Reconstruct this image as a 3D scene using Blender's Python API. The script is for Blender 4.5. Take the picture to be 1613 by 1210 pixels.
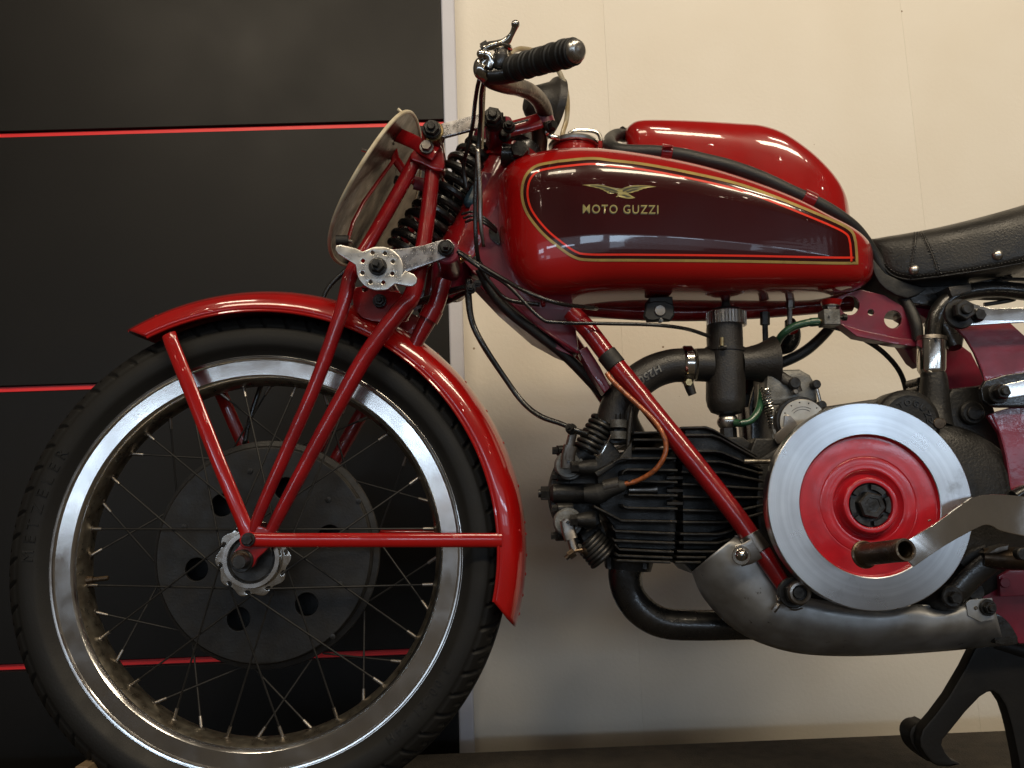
import bpy, bmesh, math, random
import numpy as np
from mathutils import Vector, Matrix
from mathutils.bvhtree import BVHTree

for o in list(bpy.data.objects):
    bpy.data.objects.remove(o)
SC = bpy.context.scene
COL = SC.collection
rnd = random.Random(7)
PI = math.pi

# ------------------------------------------------------------------ camera
F, CX, CY = 1290.0, 806.5, 605.0           # focal length and centre, in photo pixels
CAMY = -1.08                                # camera is 1.08 m from the wheel plane
def _cam():
    ydir = Vector(((790 - CX) / F, -(790 - CY) / F, -1)).normalized()   # world +Y in camera axes
    roll = math.radians(1.9)
    up = Vector((-math.sin(roll), math.cos(roll), 0))
    zdir = (up - ydir * up.dot(ydir)).normalized()
    xdir = ydir.cross(zdir)
    return Matrix((xdir, ydir, zdir))       # camera -> world
RW = _cam()
_d = RW @ Vector(((405 - CX) / F, -(879 - CY) / F, -1))
_t = (-0.028 - CAMY) / _d.y
CAMZ = 0.3165 - (_d.z * _t)
CAM = Vector((0, CAMY, CAMZ))
cd = bpy.data.cameras.new('camera')
cam = bpy.data.objects.new('camera', cd)
COL.objects.link(cam)
cam.matrix_world = Matrix.Translation(CAM) @ RW.to_4x4()
cd.sensor_fit = 'HORIZONTAL'; cd.sensor_width = 36.0; cd.lens = F / 1613 * 36
cd.clip_start = 0.02; cd.clip_end = 100
SC.camera = cam

# ------------------------------------------------------------------ world, lamps, exposure
w = bpy.data.worlds.new('World'); SC.world = w; w.use_nodes = True
w.node_tree.nodes['Background'].inputs[0].default_value = (0.52, 0.43, 0.33, 1)
w.node_tree.nodes['Background'].inputs[1].default_value = 0.13
SC.view_settings.view_transform = 'Standard'
SC.view_settings.look = 'None'
SC.view_settings.exposure = 0.14
SC.view_settings.gamma = 1.0

def lamp(kind, name, loc, target, energy, col, size=0.1, size_y=None, cone=None):
    ld = bpy.data.lights.new(name, kind)
    ld.energy = energy; ld.color = col
    if kind == 'AREA':
        ld.shape = 'RECTANGLE'; ld.size = size; ld.size_y = size_y or size
    elif kind == 'SPOT':
        ld.spot_size = math.radians(cone or 60); ld.spot_blend = 0.6; ld.shadow_soft_size = size
    else:
        ld.shadow_soft_size = size
    lo = bpy.data.objects.new(name, ld); COL.objects.link(lo)
    lo.location = loc
    lo.rotation_euler = (Vector(target) - Vector(loc)).to_track_quat('-Z', 'Y').to_euler()
    return lo
WARM = (1.0, 0.85, 0.65); COOL = (0.60, 0.79, 1.0)
# track lamps of the stand, above and in front
for x, y, z, e in ((-1.05, -1.15, 2.35, 3.5), (.30, -1.2, 2.3, 5), (1.45, -1.15, 2.35, 5)):
    lamp('AREA', 'track_light', (x, y, z), (x * .6 + .1, .35, .6), e, WARM, .36, .12)
# unseen warm fill lamps added further back to brighten the lower wall
for x, e in ((-1.2, 23), (.7, 37), (2.4, 46)):
    lamp('AREA', 'added_fill_lamp', (x, -2.9, 3.25), (x * .4, .3, .1), e, (1.0, .84, .61), 1.3, .35)
# small lamps in the hall ceiling
for i in range(22):
    x = -3.6 + (i % 6) * 1.5 + .35 * math.sin(i * 2.3); y = -2.3 - (i // 6) * 1.25 + .3 * math.cos(i * 1.7)
    lamp('POINT', 'ceiling_spot', (x, y, 2.75 + .25 * math.sin(i)), (0, 0, 0), 1.5 + .8 * math.sin(i * 1.3) ** 2, WARM, 0.024)
# the hall's daylit far side behind the photographer: a broad soft glow and brighter window bands
lamp('AREA', 'hall_daylight', (.2, -4.9, .80), (.1, 0, .7), 12, (.88, .91, 1.0), 9.0, 1.15)
for i, (x, wd, z, h) in enumerate([(-3.3, .9, .84, .20), (-2.1, .7, .92, .11), (-1.25, .55, .80, .13), (-.5, .5, .90, .17), (.3, .8, .82, .10), (1.15, .6, .86, .16), (1.95, .7, .90, .09), (2.9, .9, .84, .13), (4.0, .9, .86, .16)]):
    lamp('AREA', 'hall_window', (x, -4.6, z), (x, 0, z), 9.5 * math.pi * wd * h * (.8 + .5 * math.sin(i * 2.1) ** 2), COOL, wd, h)
for i, (x, wd, z, h) in enumerate([(-3.0, .5, .50, .16), (-2.3, .35, .40, .22), (.05, .30, .62, .30), (2.3, .6, .46, .16), (3.3, .8, .52, .2)]):  # dim low lamps, added to give rim and lever a cool reflection
    lamp('AREA', 'added_reflection_lamp', (x, -4.5, z), (x, 0, z), 2.2 * math.pi * wd * h, COOL, wd, h)

# ------------------------------------------------------------------ pixel -> place helpers
def ray(px, py):
    return RW @ Vector(((px - CX) / F, -(py - CY) / F, -1))
def P(px, py, Y):
    d = ray(px, py); t = (Y - CAMY) / d.y
    return CAM + d * t
def S(px, py, Y):
    return ((Y - CAMY) / ray(px, py).y) / F
WC = P(405, 879, -0.028); WC = Vector((WC.x, 0, 0.3165))
MC = WC + Vector((0, 0, .008))                               # centre of the mudguard's arc      # wheel centre

# ------------------------------------------------------------------ materials
MATS = {}
def grooves(m, scale, dist, dirt=None):
    """fine turned rings round the local Y axis and a few oily smudges"""
    n = m.node_tree.nodes; l = m.node_tree.links; b = n['Principled BSDF']
    tc = n.new('ShaderNodeTexCoord')
    sp = n.new('ShaderNodeSeparateXYZ'); l.new(tc.outputs['Object'], sp.inputs[0])
    cb_ = n.new('ShaderNodeCombineXYZ'); l.new(sp.outputs[0], cb_.inputs[0]); l.new(sp.outputs[2], cb_.inputs[1])
    ln = n.new('ShaderNodeVectorMath'); ln.operation = 'LENGTH'; l.new(cb_.outputs[0], ln.inputs[0])
    c3 = n.new('ShaderNodeCombineXYZ'); l.new(ln.outputs['Value'], c3.inputs[0])
    nr = n.new('ShaderNodeTexNoise'); nr.inputs['Scale'].default_value = 190; nr.inputs['Detail'].default_value = 2
    l.new(c3.outputs[0], nr.inputs['Vector'])
    mr_ = n.new('ShaderNodeMapRange'); mr_.inputs[1].default_value = .3; mr_.inputs[2].default_value = .7; mr_.inputs[3].default_value = .86; mr_.inputs[4].default_value = 1.06
    l.new(nr.outputs['Fac'], mr_.inputs[0])
    mu = n.new('ShaderNodeVectorMath'); mu.operation = 'SCALE'
    l.new(b.inputs['Base Color'].links[0].from_socket, mu.inputs[0]); l.new(mr_.outputs[0], mu.inputs['Scale']); l.new(mu.outputs[0], b.inputs['Base Color'])
    if dist:
        bp = n.new('ShaderNodeBump'); bp.inputs['Distance'].default_value = dist
        l.new(nr.outputs['Fac'], bp.inputs['Height']); l.new(bp.outputs[0], b.inputs['Normal'])
    if dirt:
        no = n.new('ShaderNodeTexNoise'); no.inputs['Scale'].default_value = 17; no.inputs['Detail'].default_value = 8; no.inputs['Roughness'].default_value = .7
        l.new(tc.outputs['Object'], no.inputs['Vector'])
        mr = n.new('ShaderNodeMapRange'); mr.inputs[1].default_value = .60; mr.inputs[2].default_value = .74; mr.inputs[4].default_value = .55
        l.new(no.outputs['Fac'], mr.inputs[0])
        mx = n.new('ShaderNodeMix'); mx.data_type = 'RGBA'; mx.inputs[7].default_value = (*dirt, 1)
        src = b.inputs['Base Color'].links[0].from_socket
        l.new(mr.outputs[0], mx.inputs[0]); l.new(src, mx.inputs[6]); l.new(mx.outputs[2], b.inputs['Base Color'])
def mat(name, c1, c2=None, rough=0.4, metal=0.0, coat=0.0, scale=30, bump=0.0, bscale=200, rvar=0.1, spec=0.5, detail=6, contrast=(0.35, 0.65), aniso=0.0, trans=0.0, coatr=0.03):
    m = bpy.data.materials.new(name); m.use_nodes = True
    n = m.node_tree.nodes; l = m.node_tree.links
    b = n['Principled BSDF']
    b.inputs['Metallic'].default_value = metal
    b.inputs['Coat Weight'].default_value = coat
    b.inputs['Coat Roughness'].default_value = coatr
    b.inputs['Specular IOR Level'].default_value = spec * (.45 if coat > .8 else 1)
    b.inputs['Transmission Weight'].default_value = trans
    tc = n.new('ShaderNodeTexCoord')
    no = n.new('ShaderNodeTexNoise'); no.inputs['Scale'].default_value = scale; no.inputs['Detail'].default_value = detail
    l.new(tc.outputs['Object'], no.inputs['Vector'])
    cr = n.new('ShaderNodeMapRange'); cr.inputs[1].default_value = contrast[0]; cr.inputs[2].default_value = contrast[1]
    l.new(no.outputs['Fac'], cr.inputs[0])
    mx = n.new('ShaderNodeMix'); mx.data_type = 'RGBA'
    mx.inputs[6].default_value = (*c1, 1); mx.inputs[7].default_value = (*(c2 or c1), 1)
    l.new(cr.outputs[0], mx.inputs[0]); l.new(mx.outputs[2], b.inputs['Base Color'])
    rr = n.new('ShaderNodeMapRange'); rr.inputs[3].default_value = max(0.02, rough - rvar / 2); rr.inputs[4].default_value = rough + rvar / 2
    n2 = n.new('ShaderNodeTexNoise'); n2.inputs['Scale'].default_value = scale * 1.7; n2.inputs['Detail'].default_value = 4
    l.new(tc.outputs['Object'], n2.inputs['Vector'])
    rr.inputs[1].default_value = 0.3; rr.inputs[2].default_value = 0.7
    l.new(n2.outputs['Fac'], rr.inputs[0]); l.new(rr.outputs[0], b.inputs['Roughness'])
    if aniso:
        b.inputs['Anisotropic'].default_value = aniso
        tg = n.new('ShaderNodeTangent'); tg.direction_type = 'RADIAL'; tg.axis = 'Y'
        l.new(tg.outputs[0], b.inputs['Tangent'])
    if bump:
        n3 = n.new('ShaderNodeTexNoise'); n3.inputs['Scale'].default_value = bscale; n3.inputs['Detail'].default_value = 5
        l.new(tc.outputs['Object'], n3.inputs['Vector'])
        bp = n.new('ShaderNodeBump'); bp.inputs['Strength'].default_value = 1.0; bp.inputs['Distance'].default_value = bump
        l.new(n3.outputs['Fac'], bp.inputs['Height']); l.new(bp.outputs[0], b.inputs['Normal'])
        if coat: l.new(bp.outputs[0], b.inputs['Coat Normal'])
    MATS[name] = m
    return m
ALUD = mat('stained_aluminium', (.44, .43, .44), (.24, .22, .21), .28, 1, 0, 70, .00003, 200, .2, contrast=(.40, .66))
SATALU = mat('satin_aluminium', (.62, .61, .58), (.46, .44, .41), .30, 1, 0, 60, .00003, 200, .12)
RED = mat('red_paint', (.34, .004, .0038), (.29, .0038, .0036), .22, 0, 1.0, 14, .00006, 60, .1)
TANKRED = mat('tank_red_paint', (.33, .0038, .0036), (.28, .0035, .0035), .25, 0, 1.0, 8, .00003, 25, .06)
FRED = mat('frame_red_paint', (.26, .0055, .008), (.18, .005, .008), .28, 0, .9, 30, .00025, 90, .15)
CRIM = mat('crimson_paint', (.21, .010, .030), (.13, .008, .024), .34, 0, .5, 25, .0002, 90, .15)
FLYRED = mat('brushed_on_red_paint', (.46, .012, .022), (.36, .009, .018), .34, 0, .9, 45, .0002, 40, .15, coatr=.12)
MAROON = mat('maroon_paint', (.034, .0008, .0016), (.028, .0007, .0015), .2, 0, .85, 8, .00003, 25, .05)
LINEGOLD = mat('gold_line_paint', (.42, .30, .09), (.34, .24, .08), .3, .2, 1.0, 60)
LINERED = mat('vermilion_line_paint', (.75, .03, .012), None, .3, 0, 1.0, 60)
DECAL = mat('old_gold_decal', (.36, .31, .10), (.24, .21, .07), .4, .2, .7, 160)
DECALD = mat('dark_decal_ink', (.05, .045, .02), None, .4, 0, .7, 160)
CHROME = mat('chrome', (.72, .70, .66), (.50, .48, .44), .13, 1, 0, 40, .00003, 200, .12)
ALU = mat('polished_aluminium', (.86, .85, .83), (.66, .65, .64), .17, 1, 0, 18, .00002, 160, .12)
ALUB = mat('brushed_aluminium_disc', (.70, .72, .74), (.54, .55, .57), .28, 1, 0, 14, 0, 400, .02, aniso=.6)
STEEL = mat('dull_steel', (.38, .36, .34), (.17, .15, .13), .36, 1, 0, 28, .0003, 200, .25)
GUARD = mat('stained_sheet_steel', (.44, .45, .46), (.24, .23, .21), .48, .8, 0, 24, .0002, 60, .2, contrast=(.36, .70))
CASTG = mat('grey_cast_alloy', (.22, .22, .21), (.09, .087, .08), .5, .6, 0, 50, .0006, 500, .2)
CASTK = mat('oily_black_casting', (.022, .021, .020), (.009, .0085, .008), .46, .3, 0, 26, .0006, 300, .25)
FINM = mat('finned_alloy', (.050, .046, .041), (.014, .013, .012), .42, .6, 0, 40, .0006, 340, .25)
FINEDGE = mat('bare_fin_edge', (.34, .31, .26), (.12, .105, .085), .4, .9, 0, 130, .0004, 340, .25)
BLK = mat('black_paint', (.008, .008, .008), (.013, .012, .011), .30, 0, .4, 40, .0003, 200, .2)
SATIN = mat('satin_black_enamel', (.015, .013, .012), (.024, .021, .018), .42, 0, 0, 34, .0005, 420, .15)
SPOKE = mat('dark_spoke_wire', (.016, .015, .014), (.010, .0095, .009), .55, .2, 0, 60, 0, 200, .1)
DUSTALU = mat('dusty_rim_well', (.46, .42, .34), (.26, .22, .17), .34, .95, 0, 60, .0001, 200, .2)
BOLT = mat('blackened_steel', (.060, .058, .056), (.022, .021, .020), .40, .7, 0, 90, .0003, 400, .2)
RUB = mat('black_rubber', (.008, .008, .0078), (.013, .0125, .012), .6, 0, 0, 34, .0004, 260, .15)
TYRE = mat('tyre_rubber', (.0055, .0052, .005), (.0085, .008, .007), .6, 0, 0, 12, .0002, 420, .15, spec=.35)
HOSE = mat('braided_hose', (.009, .009, .009), (.016, .0155, .015), .42, 0, 0, 40, .0006, 900, .15)
LEATH = mat('black_leather', (.012, .0112, .0105), (.020, .018, .015), .38, 0, 0, 18, .0006, 420, .22)
BROWN = mat('worn_brown_tube', (.125, .088, .055), (.050, .036, .026), .34, .8, 0, 30, .0004, 200, .25)
COPPER = mat('copper_coloured_lead', (.42, .12, .035), (.16, .045, .015), .35, .2, .5, 190)
GREENH = mat('green_fuel_hose', (.022, .085, .040), (.015, .06, .03), .3, 0, .6, 60)
CLEARH = mat('yellowed_clear_hose', (.62, .55, .40), (.50, .38, .20), .2, 0, .5, 50, trans=.45)
CREAMP = mat('cream_edge_paint', (.62, .56, .42), (.50, .42, .28), .45, 0, 0, 60, .0002, 300)
PLATEB = mat('bare_plate_back', (.20, .175, .15), (.075, .062, .052), .36, .8, 0, 34, .0003, 120, .2)
BRASS = mat('brass', (.55, .42, .20), (.35, .26, .14), .3, 1, 0, 120)
BLUEP = mat('blue_tape', (.02, .055, .08), (.015, .035, .05), .4, 0, 0, 60)
DRUM = mat('dull_black_drum', (.017, .016, .0155), (.023, .023, .023), .5, .4, 0, 34, .0003, 300, .2, contrast=(.45, .66))
DIAL = mat('engraved_pale_dial', (.48, .44, .37), (.36, .32, .27), .35, .7, 0, 50)
STAND = mat('black_cast_stand', (.0045, .0040, .0035), (.007, .006, .005), .55, 0, 0, 24, .0002, 260, .15, spec=.3)

def chips(m, col, lo=.70, scale=150):
    n = m.node_tree.nodes; l = m.node_tree.links; b = n['Principled BSDF']; tc = n.new('ShaderNodeTexCoord')
    no = n.new('ShaderNodeTexNoise'); no.inputs['Scale'].default_value = scale; no.inputs['Detail'].default_value = 7; no.inputs['Roughness'].default_value = .65
    l.new(tc.outputs['Object'], no.inputs['Vector'])
    mr = n.new('ShaderNodeMapRange'); mr.inputs[1].default_value = lo; mr.inputs[2].default_value = lo + .03; mr.inputs[4].default_value = .8
    l.new(no.outputs['Fac'], mr.inputs[0])
    mx = n.new('ShaderNodeMix'); mx.data_type = 'RGBA'; mx.inputs[7].default_value = (*col, 1)
    src = b.inputs['Base Color'].links[0].from_socket
    l.new(mr.outputs[0], mx.inputs[0]); l.new(src, mx.inputs[6]); l.new(mx.outputs[2], b.inputs['Base Color'])
chips(FRED, (.30, .12, .08), .70, 120); chips(CRIM, (.04, .006, .012), .68, 140); chips(SATIN, (.10, .085, .07), .72, 160)
chips(BROWN, (.28, .24, .18), .62, 90); chips(GUARD, (.09, .075, .06), .66, 70); chips(CASTK, (.10, .085, .065), .66, 120); chips(FINM, (.13, .10, .07), .62, 110)
grooves(FLYRED, 0, 0)
grooves(ALUB, 170, 0, (.16, .14, .12))
# ------------------------------------------------------------------ mesh helpers
def cr_open(pts, n=6):
    pts = [np.array(p, float) for p in pts]
    if len(pts) < 3: 
        return [tuple(pts[0] + (pts[1] - pts[0]) * i / n) for i in range(n + 1)]
    q = [2 * pts[0] - pts[1]] + pts + [2 * pts[-1] - pts[-2]]
    out = []
    for i in range(1, len(q) - 2):
        a, b, c, d = q[i - 1:i + 3]
        for k in range(n):
            t = k / n
            out.append(tuple(.5 * (2 * b + (c - a) * t + (2 * a - 5 * b + 4 * c - d) * t * t + (3 * b - a - 3 * c + d) * t ** 3)))
    out.append(tuple(pts[-1])); return out
def cr_closed(pts, n=6):
    p = [np.array(x, float) for x in pts]; N = len(p); out = []
    for i in range(N):
        a, b, c, d = p[i - 1], p[i], p[(i + 1) % N], p[(i + 2) % N]
        for k in range(n):
            t = k / n
            out.append(tuple(.5 * (2 * b + (c - a) * t + (2 * a - 5 * b + 4 * c - d) * t * t + (3 * b - a - 3 * c + d) * t ** 3)))
    return out

class G:
    """collects geometry in world coordinates, then links it as ONE mesh object"""
    def __init__(s): s.v = []; s.f = []
    def add(s, v, f):
        o = len(s.v); s.v += [tuple(x) for x in v]; s.f += [tuple(i + o for i in q) for q in f]; return s
    def tube(s, pts, rad, seg=14, cap=True, closed=False):
        """pts: world points, rad: radius or list"""
        pts = [Vector(p) for p in pts]; n = len(pts)
        if not hasattr(rad, '__len__'): rad = [rad] * n
        t = [((pts[min(i + 1, n - 1)] - pts[max(i - 1, 0)]).normalized() if not closed else (pts[(i + 1) % n] - pts[i - 1]).normalized()) for i in range(n)]
        u = t[0].orthogonal().normalized()
        V = []; Fc = []
        for i in range(n):
            u = (u - t[i] * u.dot(t[i])); u.normalize()
            w_ = t[i].cross(u)
            for k in range(seg):
                a = 2 * PI * k / seg
                V.append(pts[i] + (u * math.cos(a) + w_ * math.sin(a)) * rad[i])
        m = n if closed else n - 1
        for i in range(m):
            j = (i + 1) % n
            for k in range(seg):
                k2 = (k + 1) % seg
                Fc.append((i * seg + k, i * seg + k2, j * seg + k2, j * seg + k))
        if cap and not closed:
            Fc.append(tuple(reversed(range(seg)))); Fc.append(tuple((n - 1) * seg + k for k in range(seg)))
        return s.add(V, Fc)
    def tpx(s, pts, wpx, seg=14, n=6, smooth=True, cap=True):
        """tube through (px, py, Y) with widths in photo pixels"""
        if not hasattr(wpx, '__len__'): wpx = [wpx] * len(pts)
        q = [tuple(P(*p[:3])) + (w_ / 2 * S(*p[:3]),) for p, w_ in zip(pts, wpx)]
        if smooth: q = cr_open(q, n)
        return s.tube([Vector(x[:3]) for x in q], [x[3] for x in q], seg, cap)
    def lathe(s, c, ax, prof, seg=40, phase=0.0, a0=0, a1=2 * PI, up=None):
        """profile [(radius, height along axis)]"""
        c = Vector(c); ax = Vector(ax).normalized()
        u = Vector(up) if up else (Vector((0, 0, 1)) if abs(ax.z) < .9 else Vector((1, 0, 0)))
        u = (u - ax * u.dot(ax)).normalized(); w_ = ax.cross(u)
        full = abs(a1 - a0 - 2 * PI) < 1e-6
        ns = seg if full else seg + 1
        V = []; Fc = []
        for r, h in prof:
            for k in range(ns):
                a = a0 + (a1 - a0) * k / seg + phase
                V.append(c + ax * h + (u * math.cos(a) + w_ * math.sin(a)) * r)
        for i in range(len(prof) - 1):
            for k in range(seg):
                k2 = (k + 1) % ns
                if prof[i][0] < 1e-7:
                    Fc.append((i * ns, (i + 1) * ns + k2, (i + 1) * ns + k)) if False else Fc.append((i * ns + k, (i + 1) * ns + k, (i + 1) * ns + k2))
                elif prof[i + 1][0] < 1e-7:
                    Fc.append((i * ns + k, (i + 1) * ns + k, i * ns + k2))
                else:
                    Fc.append((i * ns + k, (i + 1) * ns + k, (i + 1) * ns + k2, i * ns + k2))
        return s.add(V, Fc)
    def cyl(s, a, b, r, r2=None, seg=24, bev=0.0):
        a = Vector(a); b = Vector(b); L = (b - a).length; r2 = r if r2 is None else r2
        bv = min(bev, L * .4, r * .5, r2 * .5)
        pr = [(0, 0), (r - bv, 0), (r, bv), (r2, L - bv), (r2 - bv, L), (0, L)] if bv else [(0, 0), (r, 0), (r2, L), (0, L)]
        return s.lathe(a, b - a, pr, seg)
    def disc(s, px, py, Y, rpx, thick, bev=.0008, seg=40):
        k = S(px, py, Y); c = P(px, py, Y)
        return s.cyl(c, c + Vector((0, thick, 0)), rpx * k, None, seg, bev)
    def hexb(s, px, py, Y, rpx, h=.007, washer=1.25, stud=.45, ax=(0, -1, 0), phase=.3):
        """hexagon head seen from the left side, standing h out of the plane Y"""
        k = S(px, py, Y) * rpx; c = P(px, py, Y)
        if washer: s.lathe(c, ax, [(k * washer, -.002), (k * washer, .0012), (k * washer * .95, .0018), (0, .0018)], 28)
        s.lathe(c, ax, [(k, 0), (k, h * .8), (k * .86, h), (0, h)], 6, phase)
        if stud: s.lathe(c, ax, [(k * stud, h * .9), (k * stud, h * 1.35), (k * stud * .8, h * 1.5), (0, h * 1.5)], 18)
        return s
    def box(s, c, sx, sy, sz, rot=None):
        c = Vector(c); V = []
        for x in (-1, 1):
            for y in (-1, 1):
                for z in (-1, 1):
                    q = Vector((x * sx / 2, y * sy / 2, z * sz / 2))
                    if rot: q = rot @ q
                    V.append(c + q)
        return s.add(V, [(0, 1, 3, 2), (4, 6, 7, 5), (0, 4, 5, 1), (2, 3, 7, 6), (0, 2, 6, 4), (1, 5, 7, 3)])
    def sph(s, c, r, seg=16, sy=1.0):
        pr = [(max(0, r * math.sin(PI * i / 10)), -r * sy * math.cos(PI * i / 10)) for i in range(11)]
        pr[0] = (0, pr[0][1]); pr[-1] = (0, pr[-1][1])
        return s.lathe(c, (0, 1, 0), pr, seg)
    def coil(s, a, b, rc, rw, turns, seg=10, per=26, prof=None):
        a = Vector(a); b = Vector(b); t = (b - a).normalized(); u = t.orthogonal().normalized(); w_ = t.cross(u)
        n = int(turns * per); pts = []
        for i in range(n + 1):
            f = i / n; ang = 2 * PI * turns * f; R = rc * (prof(f) if prof else 1)
            pts.append(a + (b - a) * f + (u * math.cos(ang) + w_ * math.sin(ang)) * R)
        return s.tube(pts, rw, seg)
    def plate(s, outline, Y, thick, holes=(), bev=.0008, smooth=0):
        """flat plate: photo-pixel outline on the plane Y, thick metres deep, with round holes (px,py,r)"""
        if smooth: outline = cr_closed(outline, smooth)
        loops = [[P(x, y, Y) for x, y in outline]]
        for hx, hy, hr in holes:
            loops.append([P(hx + hr * math.cos(2 * PI * k / 24), hy + hr * math.sin(2 * PI * k / 24), Y) for k in range(24)])
        L2 = [[(p.x, p.z) for p in L] for L in loops]
        v, f = fill(L2, thick / 2 - bev, bev)
        return s.add([(x, Y + thick / 2 - z, y) for x, y, z in v], f)
    def loft(s, rings, close=True, cap=True):
        m = len(rings[0]); V = [p for r in rings for p in r]; Fc = []
        for i in range(len(rings) - 1):
            for k in range(m if close else m - 1):
                k2 = (k + 1) % m
                Fc.append((i * m + k, (i + 1) * m + k, (i + 1) * m + k2, i * m + k2))
        if cap and close:
            Fc.append(tuple(range(m))); Fc.append(tuple(reversed([(len(rings) - 1) * m + k for k in range(m)])))
        return s.add(V, Fc)

def fill(loops, ext=0.0, bev=0.0, fixed=None):
    c = bpy.data.curves.new('tmp', 'CURVE'); c.dimensions = '2D'; c.fill_mode = 'BOTH'
    c.extrude = max(ext, 0); c.bevel_depth = bev; c.bevel_resolution = 1; c.offset = -bev
    for L in loops:
        sp = c.splines.new('POLY'); sp.points.add(len(L) - 1); sp.use_cyclic_u = True
        for p, q in zip(sp.points, L): p.co = (q[0], q[1], 0, 1)
    o = bpy.data.objects.new('tmp', c)
    me = bpy.data.meshes.new_from_object(o)
    v = [tuple(x.co) for x in me.vertices]; f = [tuple(p.vertices) for p in me.polygons]
    bpy.data.objects.remove(o); bpy.data.curves.remove(c); bpy.data.meshes.remove(me)
    return v, f

def text_geo(txt, size=1.0, ext=0.0, bold=.0, space=1.0):
    c = bpy.data.curves.new('tmp', 'FONT'); c.body = txt; c.size = size; c.align_x = 'LEFT'
    c.extrude = ext; c.offset = bold; c.resolution_u = 3; c.space_character = space
    o = bpy.data.objects.new('tmp', c)
    me = bpy.data.meshes.new_from_object(o)
    v = [tuple(x.co) for x in me.vertices]; f = [tuple(p.vertices) for p in me.polygons]
    bpy.data.objects.remove(o); bpy.data.curves.remove(c); bpy.data.meshes.remove(me)
    return v, f

WLOC = {}
def make(g, name, m, parent=None, angle=35, org=None, bevel=0, weld=True, flipfix=True, subd=0):
    v = np.array(g.v, float)
    if org is None: org = (v.min(0) + v.max(0)) / 2
    org = Vector(org)
    me = bpy.data.meshes.new(name)
    me.from_pydata([Vector(p) - org for p in g.v], [], g.f)
    bm = bmesh.new(); bm.from_mesh(me)
    if weld: bmesh.ops.remove_doubles(bm, verts=bm.verts, dist=1e-6)
    if flipfix: bmesh.ops.recalc_face_normals(bm, faces=bm.faces)
    bm.to_mesh(me); bm.free()
    for p in me.polygons: p.use_smooth = True
    if angle < 180: me.set_sharp_from_angle(angle=math.radians(angle))
    me.materials.append(m)
    o = bpy.data.objects.new(name, me); COL.objects.link(o)
    if parent is not None:
        o.parent = parent; o.location = org - WLOC[parent.name]
    else: o.location = org
    WLOC[o.name] = org
    if bevel:
        b = o.modifiers.new('bevel', 'BEVEL'); b.width = bevel; b.segments = 2; b.limit_method = 'ANGLE'
        b.angle_limit = math.radians(40)
    if len(g.f) < 6000 and angle < 60:
        wn = o.modifiers.new('weighted_normal', 'WEIGHTED_NORMAL'); wn.keep_sharp = True; wn.weight = 60
    if subd:
        b = o.modifiers.new('subsurf', 'SUBSURF'); b.levels = subd; b.render_levels = subd
    return o
def mirrored(o, parent=None, m=None):
    """the same piece on the far side of the machine (y -> -y)"""
    me = o.data.copy(); me.name = o.name
    org = WLOC[o.name]
    for v in me.vertices: v.co.y = -v.co.y
    me.flip_normals()
    n = bpy.data.objects.new(o.name.split('.')[0], me); COL.objects.link(n)
    n.parent = parent or o.parent
    og = Vector((org.x, -org.y, org.z)); n.location = og - WLOC[n.parent.name]; WLOC[n.name] = og
    for md in o.modifiers:
        if md.type == 'BEVEL':
            b = n.modifiers.new('bevel', 'BEVEL'); b.width = md.width; b.segments = 2; b.limit_method = 'ANGLE'; b.angle_limit = md.angle_limit
    return n
def put(o, loc, rot=(0, 0, 0), parent=None, name=None):
    """another object sharing o's mesh"""
    n = o.copy(); n.name = name or o.name.split('.')[0]; COL.objects.link(n)
    n.parent = parent or o.parent
    n.location = Vector(loc) - WLOC[n.parent.name]; n.rotation_euler = rot; WLOC[n.name] = Vector(loc)
    return n
def empty(name, loc, label, cat, group=None):
    o = bpy.data.objects.new(name, None); COL.objects.link(o); o.location = loc; o.empty_display_size = .05
    WLOC[o.name] = Vector(loc); o['label'] = label; o['category'] = cat
    if group: o['group'] = group
    return o
def tri(v): return Vector(v)
# ================================================================== THE SETTING
def stage_mat(name, c1, c2, rough, bump, scale, extra=None, spec=.5):
    return mat(name, c1, c2, rough, 0, 0, scale, bump, 90, .12, spec=spec)
WALLP = mat('cream_wall_paint', (.77, .725, .64), (.73, .675, .58), .62, 0, 0, 3.2, .0004, 160, .1)
# a few specks of dirt on the painted boards
n = WALLP.node_tree.nodes; l = WALLP.node_tree.links
vo = n.new('ShaderNodeTexVoronoi'); vo.inputs['Scale'].default_value = 13; tcn = n.new('ShaderNodeTexCoord')
l.new(tcn.outputs['Object'], vo.inputs['Vector'])
ls = n.new('ShaderNodeMath'); ls.operation = 'LESS_THAN'; ls.inputs[1].default_value = .028
l.new(vo.outputs['Distance'], ls.inputs[0])
mm = n.new('ShaderNodeMix'); mm.data_type = 'RGBA'; mm.inputs[7].default_value = (.26, .19, .12, 1)
bs = n['Principled BSDF']; src = bs.inputs['Base Color'].links[0].from_socket
l.new(ls.outputs[0], mm.inputs[0]); l.new(src, mm.inputs[6]); l.new(mm.outputs[2], bs.inputs['Base Color'])
TRIM = mat('pale_grey_trim', (.60, .61, .68), (.55, .56, .63), .5, 0, 0, 5, .0002, 160)
PANEL = mat('anthracite_board', (.0070, .0066, .0063), (.0088, .0083, .0078), .46, 0, 0, 3, .0001, 260, .1, spec=.24)
STRIP = mat('red_strip_paint', (.86, .03, .035), (.80, .025, .03), .4, 0, 0, 20)
STRIPD = mat('strip_shadow_red', (.10, .006, .008), None, .4, 0, 0, 20)  # shadow line along the red strips, put into the colour
FLOORM = mat('brown_carpet', (.050, .040, .028), (.030, .024, .017), .9, 0, 0, 40, .0022, 420, .1)
WOOD = mat('bare_wood', (.20, .14, .08), (.13, .09, .05), .6, 0, 0, 14, .0005, 200)

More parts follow.
